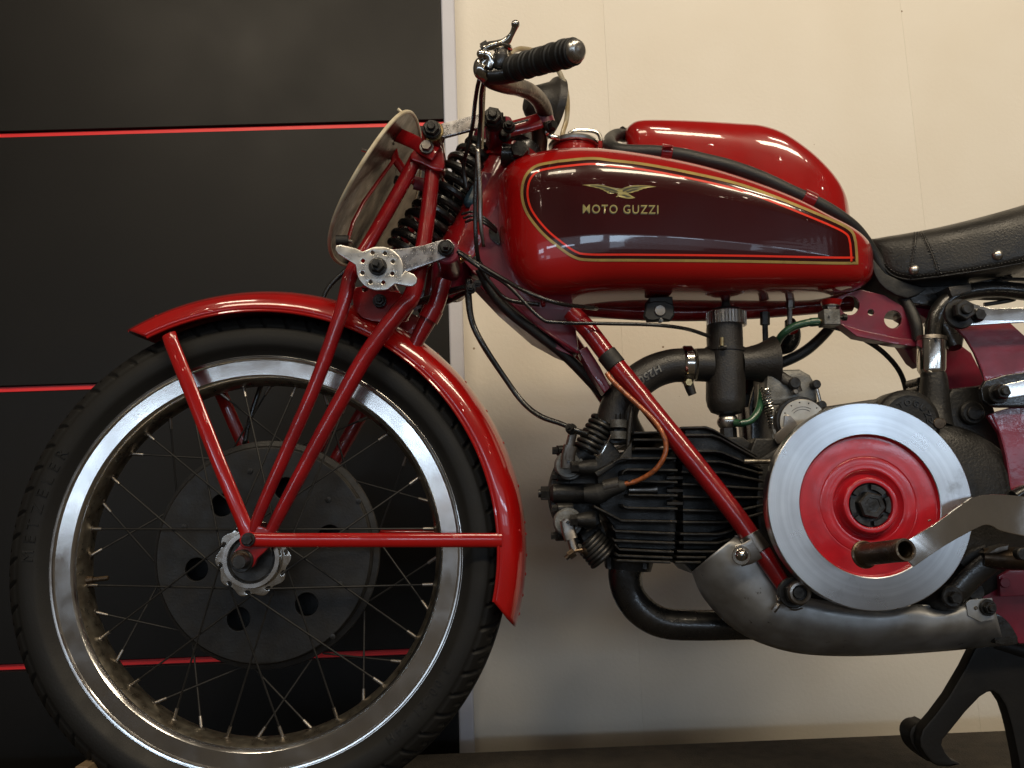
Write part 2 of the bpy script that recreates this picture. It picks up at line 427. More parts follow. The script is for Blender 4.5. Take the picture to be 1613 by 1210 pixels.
def struct(o, **kw):
    o['kind'] = 'structure'; return o
YW = 0.46
# cream wall built of tall boards with fine joints
xs = [P(712, 600, YW).x, P(983, 600, YW).x, P(1484, 600, YW).x, P(1484, 600, YW).x + .62, P(1484, 600, YW).x + 1.24]
g = G(); g.box(((xs[0] - .2 + xs[-1]) / 2, YW + .04, .6), xs[-1] - xs[0] + .2, .04, 2.6)
wall = struct(make(g, 'wall', WALLP))
for a, b in zip(xs[:-1], xs[1:]):
    g = G(); g.box(((a + b) / 2, YW + .009, .6), b - a - .0002, .018, 2.598)
    make(g, 'board', WALLP, wall, bevel=.0001)
# floor of the stand
yf = 0.235
zfl = 0.0
g = G(); g.box((.2, (yf - 3.2) / 2, zfl - .06), 5.2, yf + 3.2, .12)
floor = struct(make(g, 'floor', FLOORM, bevel=.004))
g = G(); g.box((.2, .5, -.66), 8, 8, .02)
base_floor = struct(make(g, 'hall_floor', FLOORM))

# dark display wall: boards with red strips let into the joints
YP = YW - .035
disp = empty('display_wall', (P(300, 600, YP).x, YP, -.3), 'tall dark anthracite display wall with thin red strips behind the front wheel', 'display wall')
xr = P(709, 600, YP).x; xl = xr - 2.2
def zat(px, py): return P(px, py, YP).z
zt = [(zat(350, 202)), (zat(350, 602)), (zat(350, 1039))]
hh = .0062
edges = [1.75] + [z for z in zt] + [-.64]
for i in range(4):
    top = edges[i] - (hh if i else 0); bot = edges[i + 1] + (hh if i < 3 else 0)
    g = G(); g.box(((xl + xr) / 2, YP + .011, (top + bot) / 2), xr - xl, .022, top - bot)
    make(g, 'panel', PANEL, disp, bevel=.0008)
for z in zt:
    g = G(); g.box(((xl + xr) / 2, YP + .010, z), xr - xl - .001, .008, hh * 1.45)
    s_ = make(g, 'red_strip', STRIP, disp, bevel=.0005)
    g = G(); g.box(((xl + xr) / 2, YP + .014, z), xr - xl - .001, .008, hh * 1.98)  # channel behind the strip; its dark colour stands for a shadow line
    make(g, 'strip_shadow_channel', STRIPD, disp)
g = G(); g.box((xr + .0135, YP + .013, .55), .0262, .030, 2.4)
trim = make(g, 'edge_trim', TRIM, disp, bevel=.003)

# wooden wedge at the tyre
a = P(112, 1216, -.02)
g = G()
xa, xb = P(108, 1212, -.03).x, P(158, 1212, -.03).x
zz = P(135, 1199, -.03).z
g.loft([[Vector((xa - .02, y, 0)), Vector((xb + .02, y, 0)), Vector((xb - .006, y, zz - .001)), Vector((xa + .018, y, zz))] for y in (-.05, .04)])
wd = make(g, 'wooden_chock', WOOD, bevel=.001)
wd['label'] = 'small bare wooden chock on the floor in front of the front tyre'; wd['category'] = 'wheel chock'

# ================================================================== THE MOTORCYCLE
BIKE = empty('motorcycle', (0, 0, 0), 'vintage red racing motorcycle with polished outside flywheel and dark red gold-lined tank', 'motorcycle')
BIKE.location = (WC.x, 0, 0); WLOC[BIKE.name] = Vector((WC.x, 0, 0))

# ------------------------------------------------------------------ front wheel
YAX = Vector((0, 1, 0))
def ring_profile(g, c, prof, seg=160): return g.lathe(c, YAX, prof, seg)
g = G()      # hub shell, near flange, spindle
g.lathe(WC, YAX, [(0, -.040), (.020, -.040), (.0215, -.046), (.029, -.050), (.031, -.052), (.0345, -.051), (.0355, -.044), (.030, -.040), (.022, -.034), (.021, .0), (.03, .012), (0, .012)], 48)
hub = make(g, 'front_wheel', STEEL, BIKE, org=WC)
# flange with scallops and slots
pts = []
for k in range(120):
    a = 2 * PI * k / 120
    r = .0445 + .0022 * math.cos(10 * a)
    pts.append((WC.x + r * math.cos(a), WC.z + r * math.sin(a)))
loops = [pts]
for k in range(10):
    a = 2 * PI * (k + .25) / 10; L = []
    for j in range(14):
        b = 2 * PI * j / 14; rr = .0405 + .0021 * math.cos(b) ; L.append((WC.x + rr * math.cos(a + .085 * math.sin(b)), WC.z + rr * math.sin(a + .085 * math.sin(b))))
    loops.append(L)
v, f = fill(loops, .0013, .0005)
g = G().add([(x, -.043 - z, y) for x, y, z in v], f)
make(g, 'hub_flange', CHROME, hub, org=WC)
g = G().lathe(WC, YAX, [(.0285, -.0505), (.0295, -.054), (.0345, -.054), (.0358, -.050), (.034, -.046)], 48)
make(g, 'bearing_ring', ALU, hub, org=WC)
g = G().lathe(WC, YAX, [(0, -.0525), (.026, -.0525), (.0285, -.0505)], 40); make(g, 'dust_cover', BOLT, hub, org=WC)
g = G().lathe(WC, YAX, [(0, -.100), (.0075, -.100), (.008, -.098), (.008, .10), (0, .10)], 24)
make(g, 'spindle', BOLT, hub, org=WC)
# rim
rp = [(0.2566, -.0275), (0.2569, -.0300), (0.2558, -.0312), (0.2541, -.0308), (0.2531, -.0292), (0.2516, -.0276), (0.2328, -.0276), (0.2311, -.0262), (0.2279, -.0215), (0.2245, -.0150), (0.2228, -.008), (0.2224, 0)]
rp = rp + [(r, -y) for r, y in reversed(rp[:-1])]
inner = [(r - .0 if False else r + .0022, y * .93) for r, y in rp][::-1]
g = G(); ring_profile(g, WC, rp + [(rp[-1][0] + .001, rp[-1][1] * .97)] + inner + [rp[0]], 200)
rim_o = make(g, 'rim', ALU, hub, org=WC, angle=22)
rim_o.data.materials.append(DUSTALU)
for p_ in rim_o.data.polygons:
    if abs(p_.center.y) < .0235: p_.material_index = 1
# tyre with cut tread
prof = []
for k in range(61):
    a = (k - 30) / 30.0
    th = a * 2.25
    y = .0415 * math.sin(min(max(th, -2.25), 2.25))
    r = .2805 + .0360 * math.cos(th)
    if abs(th) > 1.9: y = math.copysign(.0292 + (2.25 - abs(th)) * .028, th); 
    prof.append((r, y, th))
NS = 1440
V = []; Fc = []
def groove(th, s):
    """depth of tread cuts at section angle th, s = length along the tyre in pattern units"""
    a = abs(th); d = 0
    u = s + (0.5 if th > 0 else 0)
    if .42 < a < 1.17:
        q = (u + (a - .42) * .62) % 1.0
        if q < .17: d = 1
        q2 = (u + .5 + (a - .42) * .62) % 1.0
        if .42 < a < .80 and q2 < .15: d = 1
    if .38 < a < .46 and ((u * 1.0) % 1.0) < .72: d = 1
    if 1.17 < a < 1.26: d = .5
    return d * .0032
for r, y, th in prof:
    for k in range(NS):
        an = 2 * PI * k / NS
        dd = groove(th, an * 64 / (2 * PI))
        rr = r - dd * math.cos(th); yy = y - dd * math.sin(th) * .9
        # fine moulded ridges near the bead
        if 1.55 < abs(th) < 1.62: rr += .0004
        V.append((WC.x + rr * math.cos(an), yy, WC.z + rr * math.sin(an)))
for i in range(len(prof) - 1):
    for k in range(NS):
        k2 = (k + 1) % NS
        Fc.append((i * NS + k, (i + 1) * NS + k, (i + 1) * NS + k2, i * NS + k2))
g = G(); g.v = V; g.f = Fc
tyre = make(g, 'tyre', TYRE, hub, org=WC, angle=60, weld=False)
# raised lettering round the sidewall
def side_text(txt, a_mid, r0, size, sp=1.25, name='raised_lettering'):
    v, f = text_geo(txt, size, .0009, .0, sp)
    if not v: return
    w_ = max(p[0] for p in v)
    out = []
    for x, y, z in v:
        r = r0 + y; a = a_mid - (x - w_ / 2) / (r0 + size * .35)
        # sidewall bulge at that radius
        c = min(.9999, max(-.9999, (r - .2805) / .0360)); th = math.acos(c)
        yy = -.0415 * math.sin(th)
        if th > 1.9: yy = -(.0292 + (2.25 - th) * .028)
        out.append((WC.x + r * math.cos(a), yy - .0003 - z, WC.z + r * math.sin(a)))
    return make(G().add(out, f), name, TYRE, hub, org=WC, angle=30)
side_text('METZELER', math.radians(164), .272, .020, 1.75)
side_text('3.00-21 54H', math.radians(-42), .269, .015, 1.5)
side_text('ME 11', math.radians(96), .284, .014, 1.5) if False else None
# spokes, nipples
def spoke_mesh(p0, p1, name='spoke'):
    g = G(); g.tube([p0, p1], .00125, 7); return make(g, name, SPOKE, hub, org=WC, angle=60)
def nip(p0, p1):
    d = (Vector(p1) - Vector(p0)).normalized(); p1 = Vector(p1)
    g = G(); g.tube([p1 - d * .017, p1 - d * .001], [.0021, .0024], 8)
    rad = (WC - p1); rad.normalize()
    g.lathe(p1 - rad * .002, rad, [(.0066, -.001), (.0058, .0028), (.0036, .0052), (0, .0056)], 12)
    return make(g, 'nipple', STEEL, hub, org=WC, angle=50)
def pol(r, a, y): return Vector((WC.x + r * math.cos(a), y, WC.z + r * math.sin(a)))
NSP = 40; st = 2 * PI / 10
protos = []
for q, (rf, yf_, dy, off, lead) in enumerate([(.0400, -.043, -.004, 0, .95), (.0400, -.047, -.004, 1, -.95), (.146, .030, .004, 2, .42), (.146, .034, .004, 3, -.42)]):
    base = math.radians(7) + 2 * PI * [0, 2, 1, 3][q] / NSP
    p1 = pol(.2250, base, dy); p0 = pol(rf, base + lead, yf_)
    s1 = spoke_mesh(p0, p1); n1 = nip(p0, p1)
    for k in range(1, 10):
        put(s1, WC, (0, -k * st, 0)); put(n1, WC, (0, -k * st, 0))
# valve stem
p = P(125, 906, 0); d = (WC - pol(.23, math.radians(185), 0)).normalized(); p0 = pol(.2235, math.radians(185.6), -.004)
g = G(); g.tube([p0, p0 + d * .008], [.006, .0045], 10); g.tube([p0 + d * .007, p0 + d * .026, p0 + d * .027], [.0032, .0032, .0022], 10)
make(g, 'valve_stem', BROWN, hub)
# drum brake on the far side with lightening holes
c = Vector((WC.x - .003, 0, WC.z + .003))
loops = [[(c.x + .1385 * math.cos(2 * PI * k / 90), c.z + .1385 * math.sin(2 * PI * k / 90)) for k in range(90)]]
for hx, hy in [(350, 796), (310, 897), (376, 975), (483, 952), (519, 845), (450, 770)]:
    q = P(hx, hy, .012); loops.append([(q.x + .0147 * math.cos(2 * PI * k / 28), q.z + .0147 * math.sin(2 * PI * k / 28)) for k in range(28)])
loops.append([(c.x + .030 * math.cos(2 * PI * k / 28), c.z + .030 * math.sin(2 * PI * k / 28)) for k in range(28)])
v, f = fill(loops, .002, .0012)
g = G().add([(x, .014 - z, y) for x, y, z in v], f)
make(g, 'drum_plate', DRUM, hub)
g = G().lathe(c, YAX, [(.1385, .012), (.1402, .014), (.1410, .018), (.1410, .024), (.148, .026), (.149, .030), (.148, .037), (.140, .038), (.138, .060), (0, .066)], 90)
make(g, 'brake_drum', DRUM, hub)
for hx, hy in [(565, 789), (524, 1003), (536, 920), (394, 742), (517, 787), (290, 830)]:
    q = P(hx, hy, .01); g = G(); g.lathe(q, (0, -1, 0), [(.0036, -.002), (.0034, .0008), (0, .0014)], 16)
    make(g, 'drum_rivet', BOLT, hub)

# ------------------------------------------------------------------ front mudguard
g = G()
th0, th1 = math.radians(-13.2), math.radians(116.0)
sec = []
for k in range(25):
    a = (k - 12) / 12.0
    y = .0565 * math.sin(a * 1.45) / math.sin(1.45)
    r = .3385 - .026 * (1 - math.cos(a * 1.45)) / (1 - math.cos(1.45)) - (.0095 * max(0, abs(a) - .8) / .2)
    sec.append((r, y))
rings = []
NR = 150
for i in range(NR + 1):
    t = i / NR; ring = []
    for r, y in sec:
        e = math.radians(5.2) * ((r - sec[0][0]) / (.3385 - sec[0][0]))
        lo, hi = th0 - e, th1 + e
        a = lo + (hi - lo) * t
        ring.append(Vector((MC.x + r * math.cos(a), y, MC.z + r * math.sin(a))))
    rings.append(ring)
g.loft(rings, close=False, cap=False)
mg = make(g, 'front_mudguard', RED, BIKE, angle=60, flipfix=False)
so = mg.modifiers.new('solidify', 'SOLIDIFY'); so.thickness = .0018; so.offset = 0
# rolled lips
for sgn in (0, -1):
    r_, y_ = sec[sgn]
    g = G(); g.tube([Vector((MC.x + r_ * math.cos(th0 + (th1 - th0) * i / 90), y_, MC.z + r_ * math.sin(th0 + (th1 - th0) * i / 90))) for i in range(91)], .0019, 8)
    make(g, 'rolled_edge', RED, mg)
def rivet(a_deg, y=0.0, r=.0030):
    a = math.radians(a_deg); k = abs(y) / .0565
    rr = .3385 - .026 * (1 - math.cos(math.asin(k * math.sin(1.45)))) / (1 - math.cos(1.45))
    q = MC + Vector(((rr - .0002) * math.cos(a), y, (rr - .0002) * math.sin(a)))
    g = G(); g.lathe(q, (q - Vector((MC.x, y, MC.z))), [(r, -.001), (r * .95, r * .15), (r * .7, r * .5), (r * .3, r * .66), (0, r * .7)], 12)
    return make(g, 'rivet', RED, mg)
for a_deg in (96.5, 90.5, 83.5, 117, 47, 30, 22, 12, 4, 1.5, -3, -7, -11.5, -15.5, 60, 38, 106): rivet(a_deg, -.012)
for a_deg in (2.5, 113): rivet(a_deg, -.040, .0026)

# stays: front stay, lower stay (near side), then their twins beyond the wheel
def fl_tube(g, pts, w_, flat=.45, seg=14):
    """flattened stay"""
    q = [P(*p) for p in pts]; ws = [w_ / 2 * S(*p) for p in pts]
    rings = []
    for i, p in enumerate(q):
        t = (q[min(i + 1, len(q) - 1)] - q[max(i - 1, 0)]).normalized()
        u = Vector((0, 1, 0)); u = (u - t * u.dot(t)).normalized(); v_ = t.cross(u)
        rings.append([p + v_ * ws[i] * math.cos(2 * PI * k / seg) + u * ws[i] * flat * math.sin(2 * PI * k / seg) for k in range(seg)])
    return g.loft(rings)
g = G(); fl_tube(g, [(266, 527, -.056), (270, 540, -.060), (300, 615, -.064), (345, 730, -.070), (383, 822, -.074), (391, 846, -.074)], 23, .38)
g.disc(391, 850, -.077, 14, .006); s1 = make(g, 'mudguard_stay', RED, mg)
mirrored(s1)
g = G(); fl_tube(g, [(392, 850, -.079), (430, 851, -.076), (600, 851, -.066), (760, 851, -.058), (790, 851, -.056)], 22, .38)
s2 = make(g, 'mudguard_stay', RED, mg); mirrored(s2)
g = G(); g.hexb(391, 850, -.083, 9, .006, 1.2, .0); make(g, 'stay_bolt', BOLT, mg)

# ------------------------------------------------------------------ girder fork
A = [(657, 247, -.066), (640, 280, -.069), (612, 330, -.074), (579, 387, -.080), (553, 432, -.083), (538, 490, -.083), (500, 598, -.080), (456, 700, -.076), (412, 800, -.072), (399, 836, -.071)]
B = [(682, 262, -.066), (676, 320, -.070), (669, 372, -.075), (661, 420, -.080), (648, 468, -.083), (629, 490, -.083), (577, 560, -.080), (537, 630, -.077), (500, 697, -.075), (447, 797, -.071), (424, 842, -.069)]
g = G(); g.tpx(A, [22, 22, 22, 22, 23, 23, 22, 21, 19, 17], 16, 5)
fork = make(g, 'girder_fork', FRED, BIKE)
g = G(); g.tpx(B, [24, 25, 25, 26, 28, 28, 27, 26, 24, 21, 18], 16, 5)
fb = make(g, 'fork_blade', FRED, fork)
mirrored(fork, fork).name = 'fork_blade'; mirrored(fb)
# wheel lug
g = G(); g.plate([(388, 832), (412, 830), (432, 845), (420, 866), (405, 880), (398, 893), (380, 898), (366, 888), (367, 872), (378, 858)], -.076, .008, bev=.0012, smooth=3)
lug = make(g, 'wheel_lug', FRED, fork); mirrored(lug)
g = G(); g.disc(380, 884, -.080, 18, .005, .001); make(g, 'spindle_washer', BOLT, fork)
g = G(); g.hexb(379, 882, -.0815, 13, .010, 1.1, .55); make(g, 'spindle_nut', BROWN, fork)
# top crown of the fork: lug for the two blades
g = G(); g.plate([(646, 250), (651, 236), (672, 222), (694, 228), (700, 250), (698, 268), (684, 268), (664, 258)], -.082, .026, bev=.003, smooth=3)
cr = make(g, 'blade_crown', FRED, fork); mirrored(cr)
a, b = P(682, 210, -.088), P(682, 210, -.088); b = Vector((b.x, .088, b.z))
g = G(); g.cyl(a, b, .0115, None, 24, .001); g.cyl(a + Vector((0, .001, 0)), a + Vector((0, .012, 0)), .015, None, 24, .001)
make(g, 'crown_spindle', FRED, fork)
a = P(596, 424, -.095); g = G(); g.cyl(a, (a.x, .095, a.z), .0115, None, 24, .001)
make(g, 'crown_spindle', FRED, fork)
# bridge plates between the blades low down, above the mudguard
g = G(); g.plate([(560, 452), (600, 455), (650, 470), (640, 505), (604, 508), (570, 500), (556, 478)], -.058, .006, holes=[(575, 455, 5)], bev=.001, smooth=2)
bp_ = make(g, 'bridge_plate', FRED, fork); mirrored(bp_)
a = P(598, 474, -.066); g = G(); g.hexb(598, 474, -.064, 9, .006, 1.2, .5); make(g, 'bridge_bolt', BOLT, fork)
g = G(); g.tpx([(584, 452, -.05), (574, 470, -.045), (562, 484, -.03), (556, 500, 0)], 15, 10, 5); make(g, 'mudguard_bracket', FRED, fork)
g = G(); g.box((P(606, 480, 0).x, 0, P(606, 480, 0).z), .05, .080, .018); make(g, 'fork_bridge', FRED, fork, bevel=.003)
g = G(); g.tpx([(699, 440, -.05), (688, 478, -.045), (678, 497, -.043), (655, 540, -.04), (640, 570, -.04)], [26, 27, 28, 23, 23], 16, 5); g.disc(0, 0, 0, 1, .001) if False else None
rt = make(g, 'rear_fork_tube', FRED, fork)
g = G(); g.tpx([(683, 487, -.044), (674, 504, -.043)], 33, 18, 4); make(g, 'tube_collar', FRED, fork)

# ------------------------------------------------------------------ upper links, plates and bolts
links = G(); links.plate([(688, 198), (697, 194), (765, 177), (777, 175), (785, 190), (776, 200), (764, 199), (700, 216), (690, 215)], -.098, .006, bev=.0008)
ul = make(links, 'upper_link', ALUD, BIKE); mirrored(ul)
g = G(); g.disc(682, 206, -.099, 17, .012, .001); make(g, 'link_bush', BRASS, ul)
g = G(); g.hexb(680, 204, -.103, 13, .008, 1.15, .5); make(g, 'link_bolt', BOLT, ul)
g = G(); g.disc(777, 187, -.099, 16, .012, .001); g.hexb(776, 185, -.103, 14, .009, 1.1, .5); make(g, 'link_bolt', BOLT, ul)
g = G(); g.cyl(P(777, 190, -.09), Vector((P(777, 190, -.09).x, .09, P(777, 190, -.09).z)), .011, None, 20, .001); make(g, 'link_spindle', CRIM, ul)
g = G(); g.hexb(802, 200, -.085, 8, .008, 1.25, .5); make(g, 'pinch_bolt', BOLT, ul)

lp = G(); lp.plate([(590, 395), (640, 391), (668, 386), (695, 378), (708, 377), (716, 386), (715, 397), (706, 404), (680, 414), (644, 427), (620, 430), (600, 440)], -.104, .005, bev=.0008)
ll = make(lp, 'lower_link', ALUD, BIKE); mirrored(ll)
# friction damper hand wheel
star = [(598 + 37 * math.cos(a), 423 - 35 * math.sin(a)) for a in [math.radians(d) for d in range(-15, 128, 8)]]
arm1 = [(571, 396), (560, 391), (536, 385), (529, 387), (528, 393), (533, 400), (560, 417)]
left = [(598 + 37 * math.cos(a), 423 - 35 * math.sin(a)) for a in [math.radians(d) for d in range(178, 296, 8)]]
arm2 = [(622, 447), (640, 451), (650, 451), (656, 445), (657, 438), (652, 432), (638, 426)]
holes = []
for hx, hy in [(587, 398), (606.5, 399), (572, 411), (619, 412), (571, 430), (618, 431), (584, 444), (604, 445)]: holes.append((hx - .3, hy, 3.0))
g = G(); g.plate(star + arm1 + left + arm2, -.116, .004, holes=holes, bev=.0012)
dw = make(g, 'damper_wheel', SATALU, ll)
g = G(); g.hexb(595, 420, -.118, 12, .009, 1.2, 0); g.box(P(592, 416, -.131), .0062, .014, .0062, Matrix.Rotation(.3, 3, 'Y')); make(g, 'damper_nut', BOLT, ll)
g = G(); g.disc(702, 390, -.110, 13, .008, .001); g.hexb(702, 390, -.112, 10, .005, 0, 0); g.box(P(702, 388, -.122), .0055, .012, .0055); make(g, 'link_bolt', BOLT, ll)
g = G(); g.cyl(P(704, 396, -.1), Vector((P(704, 396, -.1).x, .1, P(704, 396, -.1).z)), .016, None, 24, .002); make(g, 'link_spindle', CRIM, ll)
a = P(725, 410, -.07); g = G(); d = (P(738, 405, -.075) - a)
g.lathe(a, d, [(.004, -.004), (.004, .002), (.0028, .003), (.0028, .006), (.0036, .007), (.0036, .009), (.002, .011), (.003, .013), (.0015, .016), (0, .016)], 12); make(g, 'grease_nipple', BRASS, ll)

# ------------------------------------------------------------------ fork spring
a = P(770, 222, 0); b = P(640, 402, 0)
g = G(); g.coil(a, b, .0285, .0058, 12.0, 10, 30, lambda f: .55 + .5 * math.sin(PI * min(1, f * 2.2 + .08) / 2) - .08 * max(0, f - .75))
spr = make(g, 'fork_spring', BLK, BIKE)
g = G(); d = (b - a).normalized(); g.cyl(a - d * .03, a + d * .006, .012, None, 20, .001); make(g, 'spring_seat', BLK, spr)
g = G(); g.cyl(b - d * .004, b + d * .03, .022, .014, 20, .001); make(g, 'spring_seat', CRIM, spr)

# ------------------------------------------------------------------ number plate seen from behind
C = P(595, 303, 0); TL = P(595 + 66, 303 - 101, 0) - C; L = TL.length; TL.normalize()
W_ = .150; YD = Vector((0, 1, 0)); NRM = TL.cross(YD).normalized()
if NRM.x > 0: NRM = -NRM
def plate_pt(r, a, off=0):
    s_ = math.cos(a) * r * W_; t_ = math.sin(a) * r * L
    return C + YD * s_ + TL * t_ + NRM * (-(s_ * s_) * .9 - (t_ * t_) * .25 + off + .004)
for off, nm, mm_ in ((.0, 'back', PLATEB), (.0022, 'face', CREAMP)):
    pass
rings = [[plate_pt(r, 2 * PI * k / 72, 0) for k in range(72)] for r in [.001] + [i / 12 for i in range(1, 13)]]
g = G(); g.loft(rings, close=True, cap=False)
npl = make(g, 'number_plate', PLATEB, BIKE, angle=60)
rings = [[plate_pt(r, 2 * PI * k / 72, .0022) for k in range(72)] for r in [.001] + [i / 12 for i in range(1, 13)]]
g = G(); g.loft(rings, close=True, cap=False); make(g, 'plate_face', CREAMP, npl, angle=60)
g = G(); g.tube([plate_pt(1.0, 2 * PI * k / 90, .0012) for k in range(90)], .0026, 8, closed=True); make(g, 'plate_edge', CREAMP, npl)
g = G(); fl_tube(g, [(612, 214, -.052), (628, 213, -.056), (655, 225, -.078), (672, 236, -.088), (686, 243, -.090)], 24, .22); make(g, 'plate_bracket', FRED, npl)
g = G(); g.tpx([(603, 216, -.052), (622, 219, -.052)], 20, 14); make(g, 'rubber_block', RUB, npl)
g = G(); g.tpx([(530, 379, -.085), (549, 379, -.085)], 17, 14); make(g, 'rubber_block', RUB, npl)
g = G(); g.tpx([(549, 380, -.085), (555, 381, -.085)], 6, 8); make(g, 'plate_screw', STEEL, npl)
g = G(); g.tpx([(570, 236, -.10), (580, 239, -.10)], 5, 8); make(g, 'plate_screw', CHROME, npl)
g = G(); g.tpx([(627, 172, -.02), (640, 184, -.02)], 5, 8); make(g, 'plate_screw', CREAMP, npl)
g = G(); fl_tube(g, [(616, 222, -.03), (622, 250, -.02), (640, 275, -.01), (672, 300, 0)], 14, .3); make(g, 'plate_strut', FRED, npl)
g = G(); fl_tube(g, [(622, 250, -.02), (600, 280, -.04), (573, 318, -.06), (556, 350, -.075), (548, 378, -.083)], 6, .6); make(g, 'plate_strut', FRED, npl)
g = G(); g.tpx([(622, 283, .0), (640, 288, .0)], 14, 10); make(g, 'rubber_block', RUB, npl)
g = G(); g.hexb(672, 232, -.092, 9, .008, 1.25, 0); make(g, 'bracket_bolt', STEEL, npl)
g = G(); fl_tube(g, [(652, 288, -.03), (690, 297, -.02)], 22, .25); make(g, 'plate_strut', CRIM, npl)

# ------------------------------------------------------------------ frame: head tube, gusset, tubes
g = G(); g.tpx([(806, 262, 0), (735, 402, 0)], [86, 84], 36, 2, smooth=False)
ht = make(g, 'frame', FRED, BIKE, angle=60)
g = G(); g.tpx([(815, 243, 0), (803, 268, 0)], [92, 94], 36, 2, False); make(g, 'head_lug', FRED, ht)
g = G(); g.tpx([(746, 380, 0), (728, 416, 0)], [92, 90], 36, 2, False); make(g, 'head_lug', FRED, ht)
g = G(); g.tpx([(822, 230, 0), (814, 246, 0)], [80, 92], 36, 2, False); make(g, 'head_bearing', BLK, ht)
g = G(); g.tpx([(724, 398, 0), (708, 440, 0), (700, 470, 0)], [74, 60, 40], 24, 4); make(g, 'lower_yoke', CRIM, ht)
g = G(); g.tpx([(775, 205, 0), (790, 232, 0), (806, 250, 0)], [70, 66, 54], 24, 4); make(g, 'upper_yoke', CRIM, ht)
g = G(); g.tpx([(790, 243, -.05), (822, 246, -.05)], 34, 20, 2, False); g.hexb(818, 240, -.062, 15, .012, 1.1, 0); make(g, 'yoke_bolt', BLK, ht)
g = G(); g.plate([(760, 270), (800, 275), (830, 300), (850, 380), (900, 460), (905, 500), (911, 545), (909, 557), (895, 552), (850, 515), (790, 465), (745, 428), (722, 402), (735, 340)], -.035, .07, bev=.002)
gs = make(g, 'head_gusset', CRIM, ht)
g = G(); g.tpx([(745, 427, -.037), (790, 464, -.037), (850, 515, -.037), (911, 556, -.037)], 5, 8, 3); make(g, 'gusset_flange', CRIM, ht)
g = G(); g.plate([(738, 433), (790, 472), (850, 522), (905, 562), (880, 552), (840, 530), (785, 482)], -.030, .06, bev=.001); make(g, 'gusset_lip', CRIM, ht)
# weld beads either side of the gusset
g = G()
for k in range(46):
    t = k / 45; x = 792 + 62 * t + 14 * math.sin(t * 3); y = 368 + 112 * t
    g.sph(P(x + rnd.uniform(-1.2, 1.2), y, -.038), .0026 + rnd.uniform(-.0005, .0007), 8)
make(g, 'weld_bead', FRED, ht)
# near front down tube (two diameters) to the engine
g = G(); g.tpx([(899, 491, -.060), (927, 520.5, -.063), (955, 557, -.067), (971, 577, -.070)], [29, 29, 29, 29], 22, 4)
make(g, 'down_tube', FRED, ht)
g = G(); g.tpx([(965, 569, -.069), (985, 594, -.072), (1013, 628, -.077)], [30.5, 31, 31], 22, 4); make(g, 'down_tube_sleeve', FRED, ht)
g = G(); g.tpx([(1000, 613, -.075), (1013, 628, -.077), (1080, 711, -.092), (1150, 800, -.107), (1182, 844, -.114), (1192, 858, -.117)], [29, 30, 31, 31, 31, 31], 22, 6); dt = make(g, 'down_tube', FRED, ht)
g = G(); g.tpx([(1190, 855, -.116), (1207, 880, -.121), (1231, 918, -.125), (1242, 936, -.127)], [31, 30, 25, 22], 22, 5); make(g, 'down_tube', FRED, ht)
g = G(); g.tpx([(955, 557, -.0675), (971, 577, -.0705)], 33, 22, 2, False); make(g, 'rubber_band', RUB, ht, bevel=.0006)
g = G(); g.plate([(912, 552), (925, 545), (946, 578), (962, 610), (952, 620), (932, 590)], -.05, .03, bev=.002); make(g, 'tube_bracket', CRIM, ht)
g = G(); g.tube([Vector((P(905, 503, -.06).x, .06, P(905, 503, -.06).z)), Vector((P(1246, 940, -.127).x, .12, P(1246, 940, -.127).z))], .014, 18); make(g, 'down_tube', FRED, ht)
# top backbone seen under the tank
g = G(); g.tpx([(850, 478, .02), (1000, 492, .02), (1150, 492, .02), (1340, 478, .02)], 26, 16, 4); make(g, 'backbone_tube', FRED, ht)
# rear bracket with lightening holes
g = G(); g.plate([(1316, 470), (1335, 462), (1356, 456), (1393, 465), (1421, 482), (1436, 505), (1442, 536), (1412, 533), (1356, 521), (1322, 509)], -.045, .004, holes=[(1339, 481, 15), (1372, 492, 5), (1407, 503, 14)], bev=.0008)
rb = make(g, 'saddle_bracket', CRIM, ht)
g = G(); g.plate([(1322, 509), (1356, 520), (1412, 532), (1442, 535), (1444, 546), (1410, 542), (1350, 530)], -.050, .02, bev=.001); make(g, 'bracket_flange', CRIM, ht)
g = G(); g.plate([(1316, 470), (1335, 462), (1356, 456), (1393, 465), (1421, 482), (1436, 505), (1442, 536), (1412, 533), (1356, 521), (1322, 509)], .035, .004, holes=[(1339, 481, 15), (1372, 492, 5), (1405, 503, 14)], bev=.0008); make(g, 'saddle_bracket', CRIM, ht)
g = G(); g.plate([(1412, 533), (1444, 538), (1452, 560), (1449, 578), (1438, 570), (1425, 550)], -.03, .02, bev=.001); make(g, 'bracket_gusset', CRIM, ht)
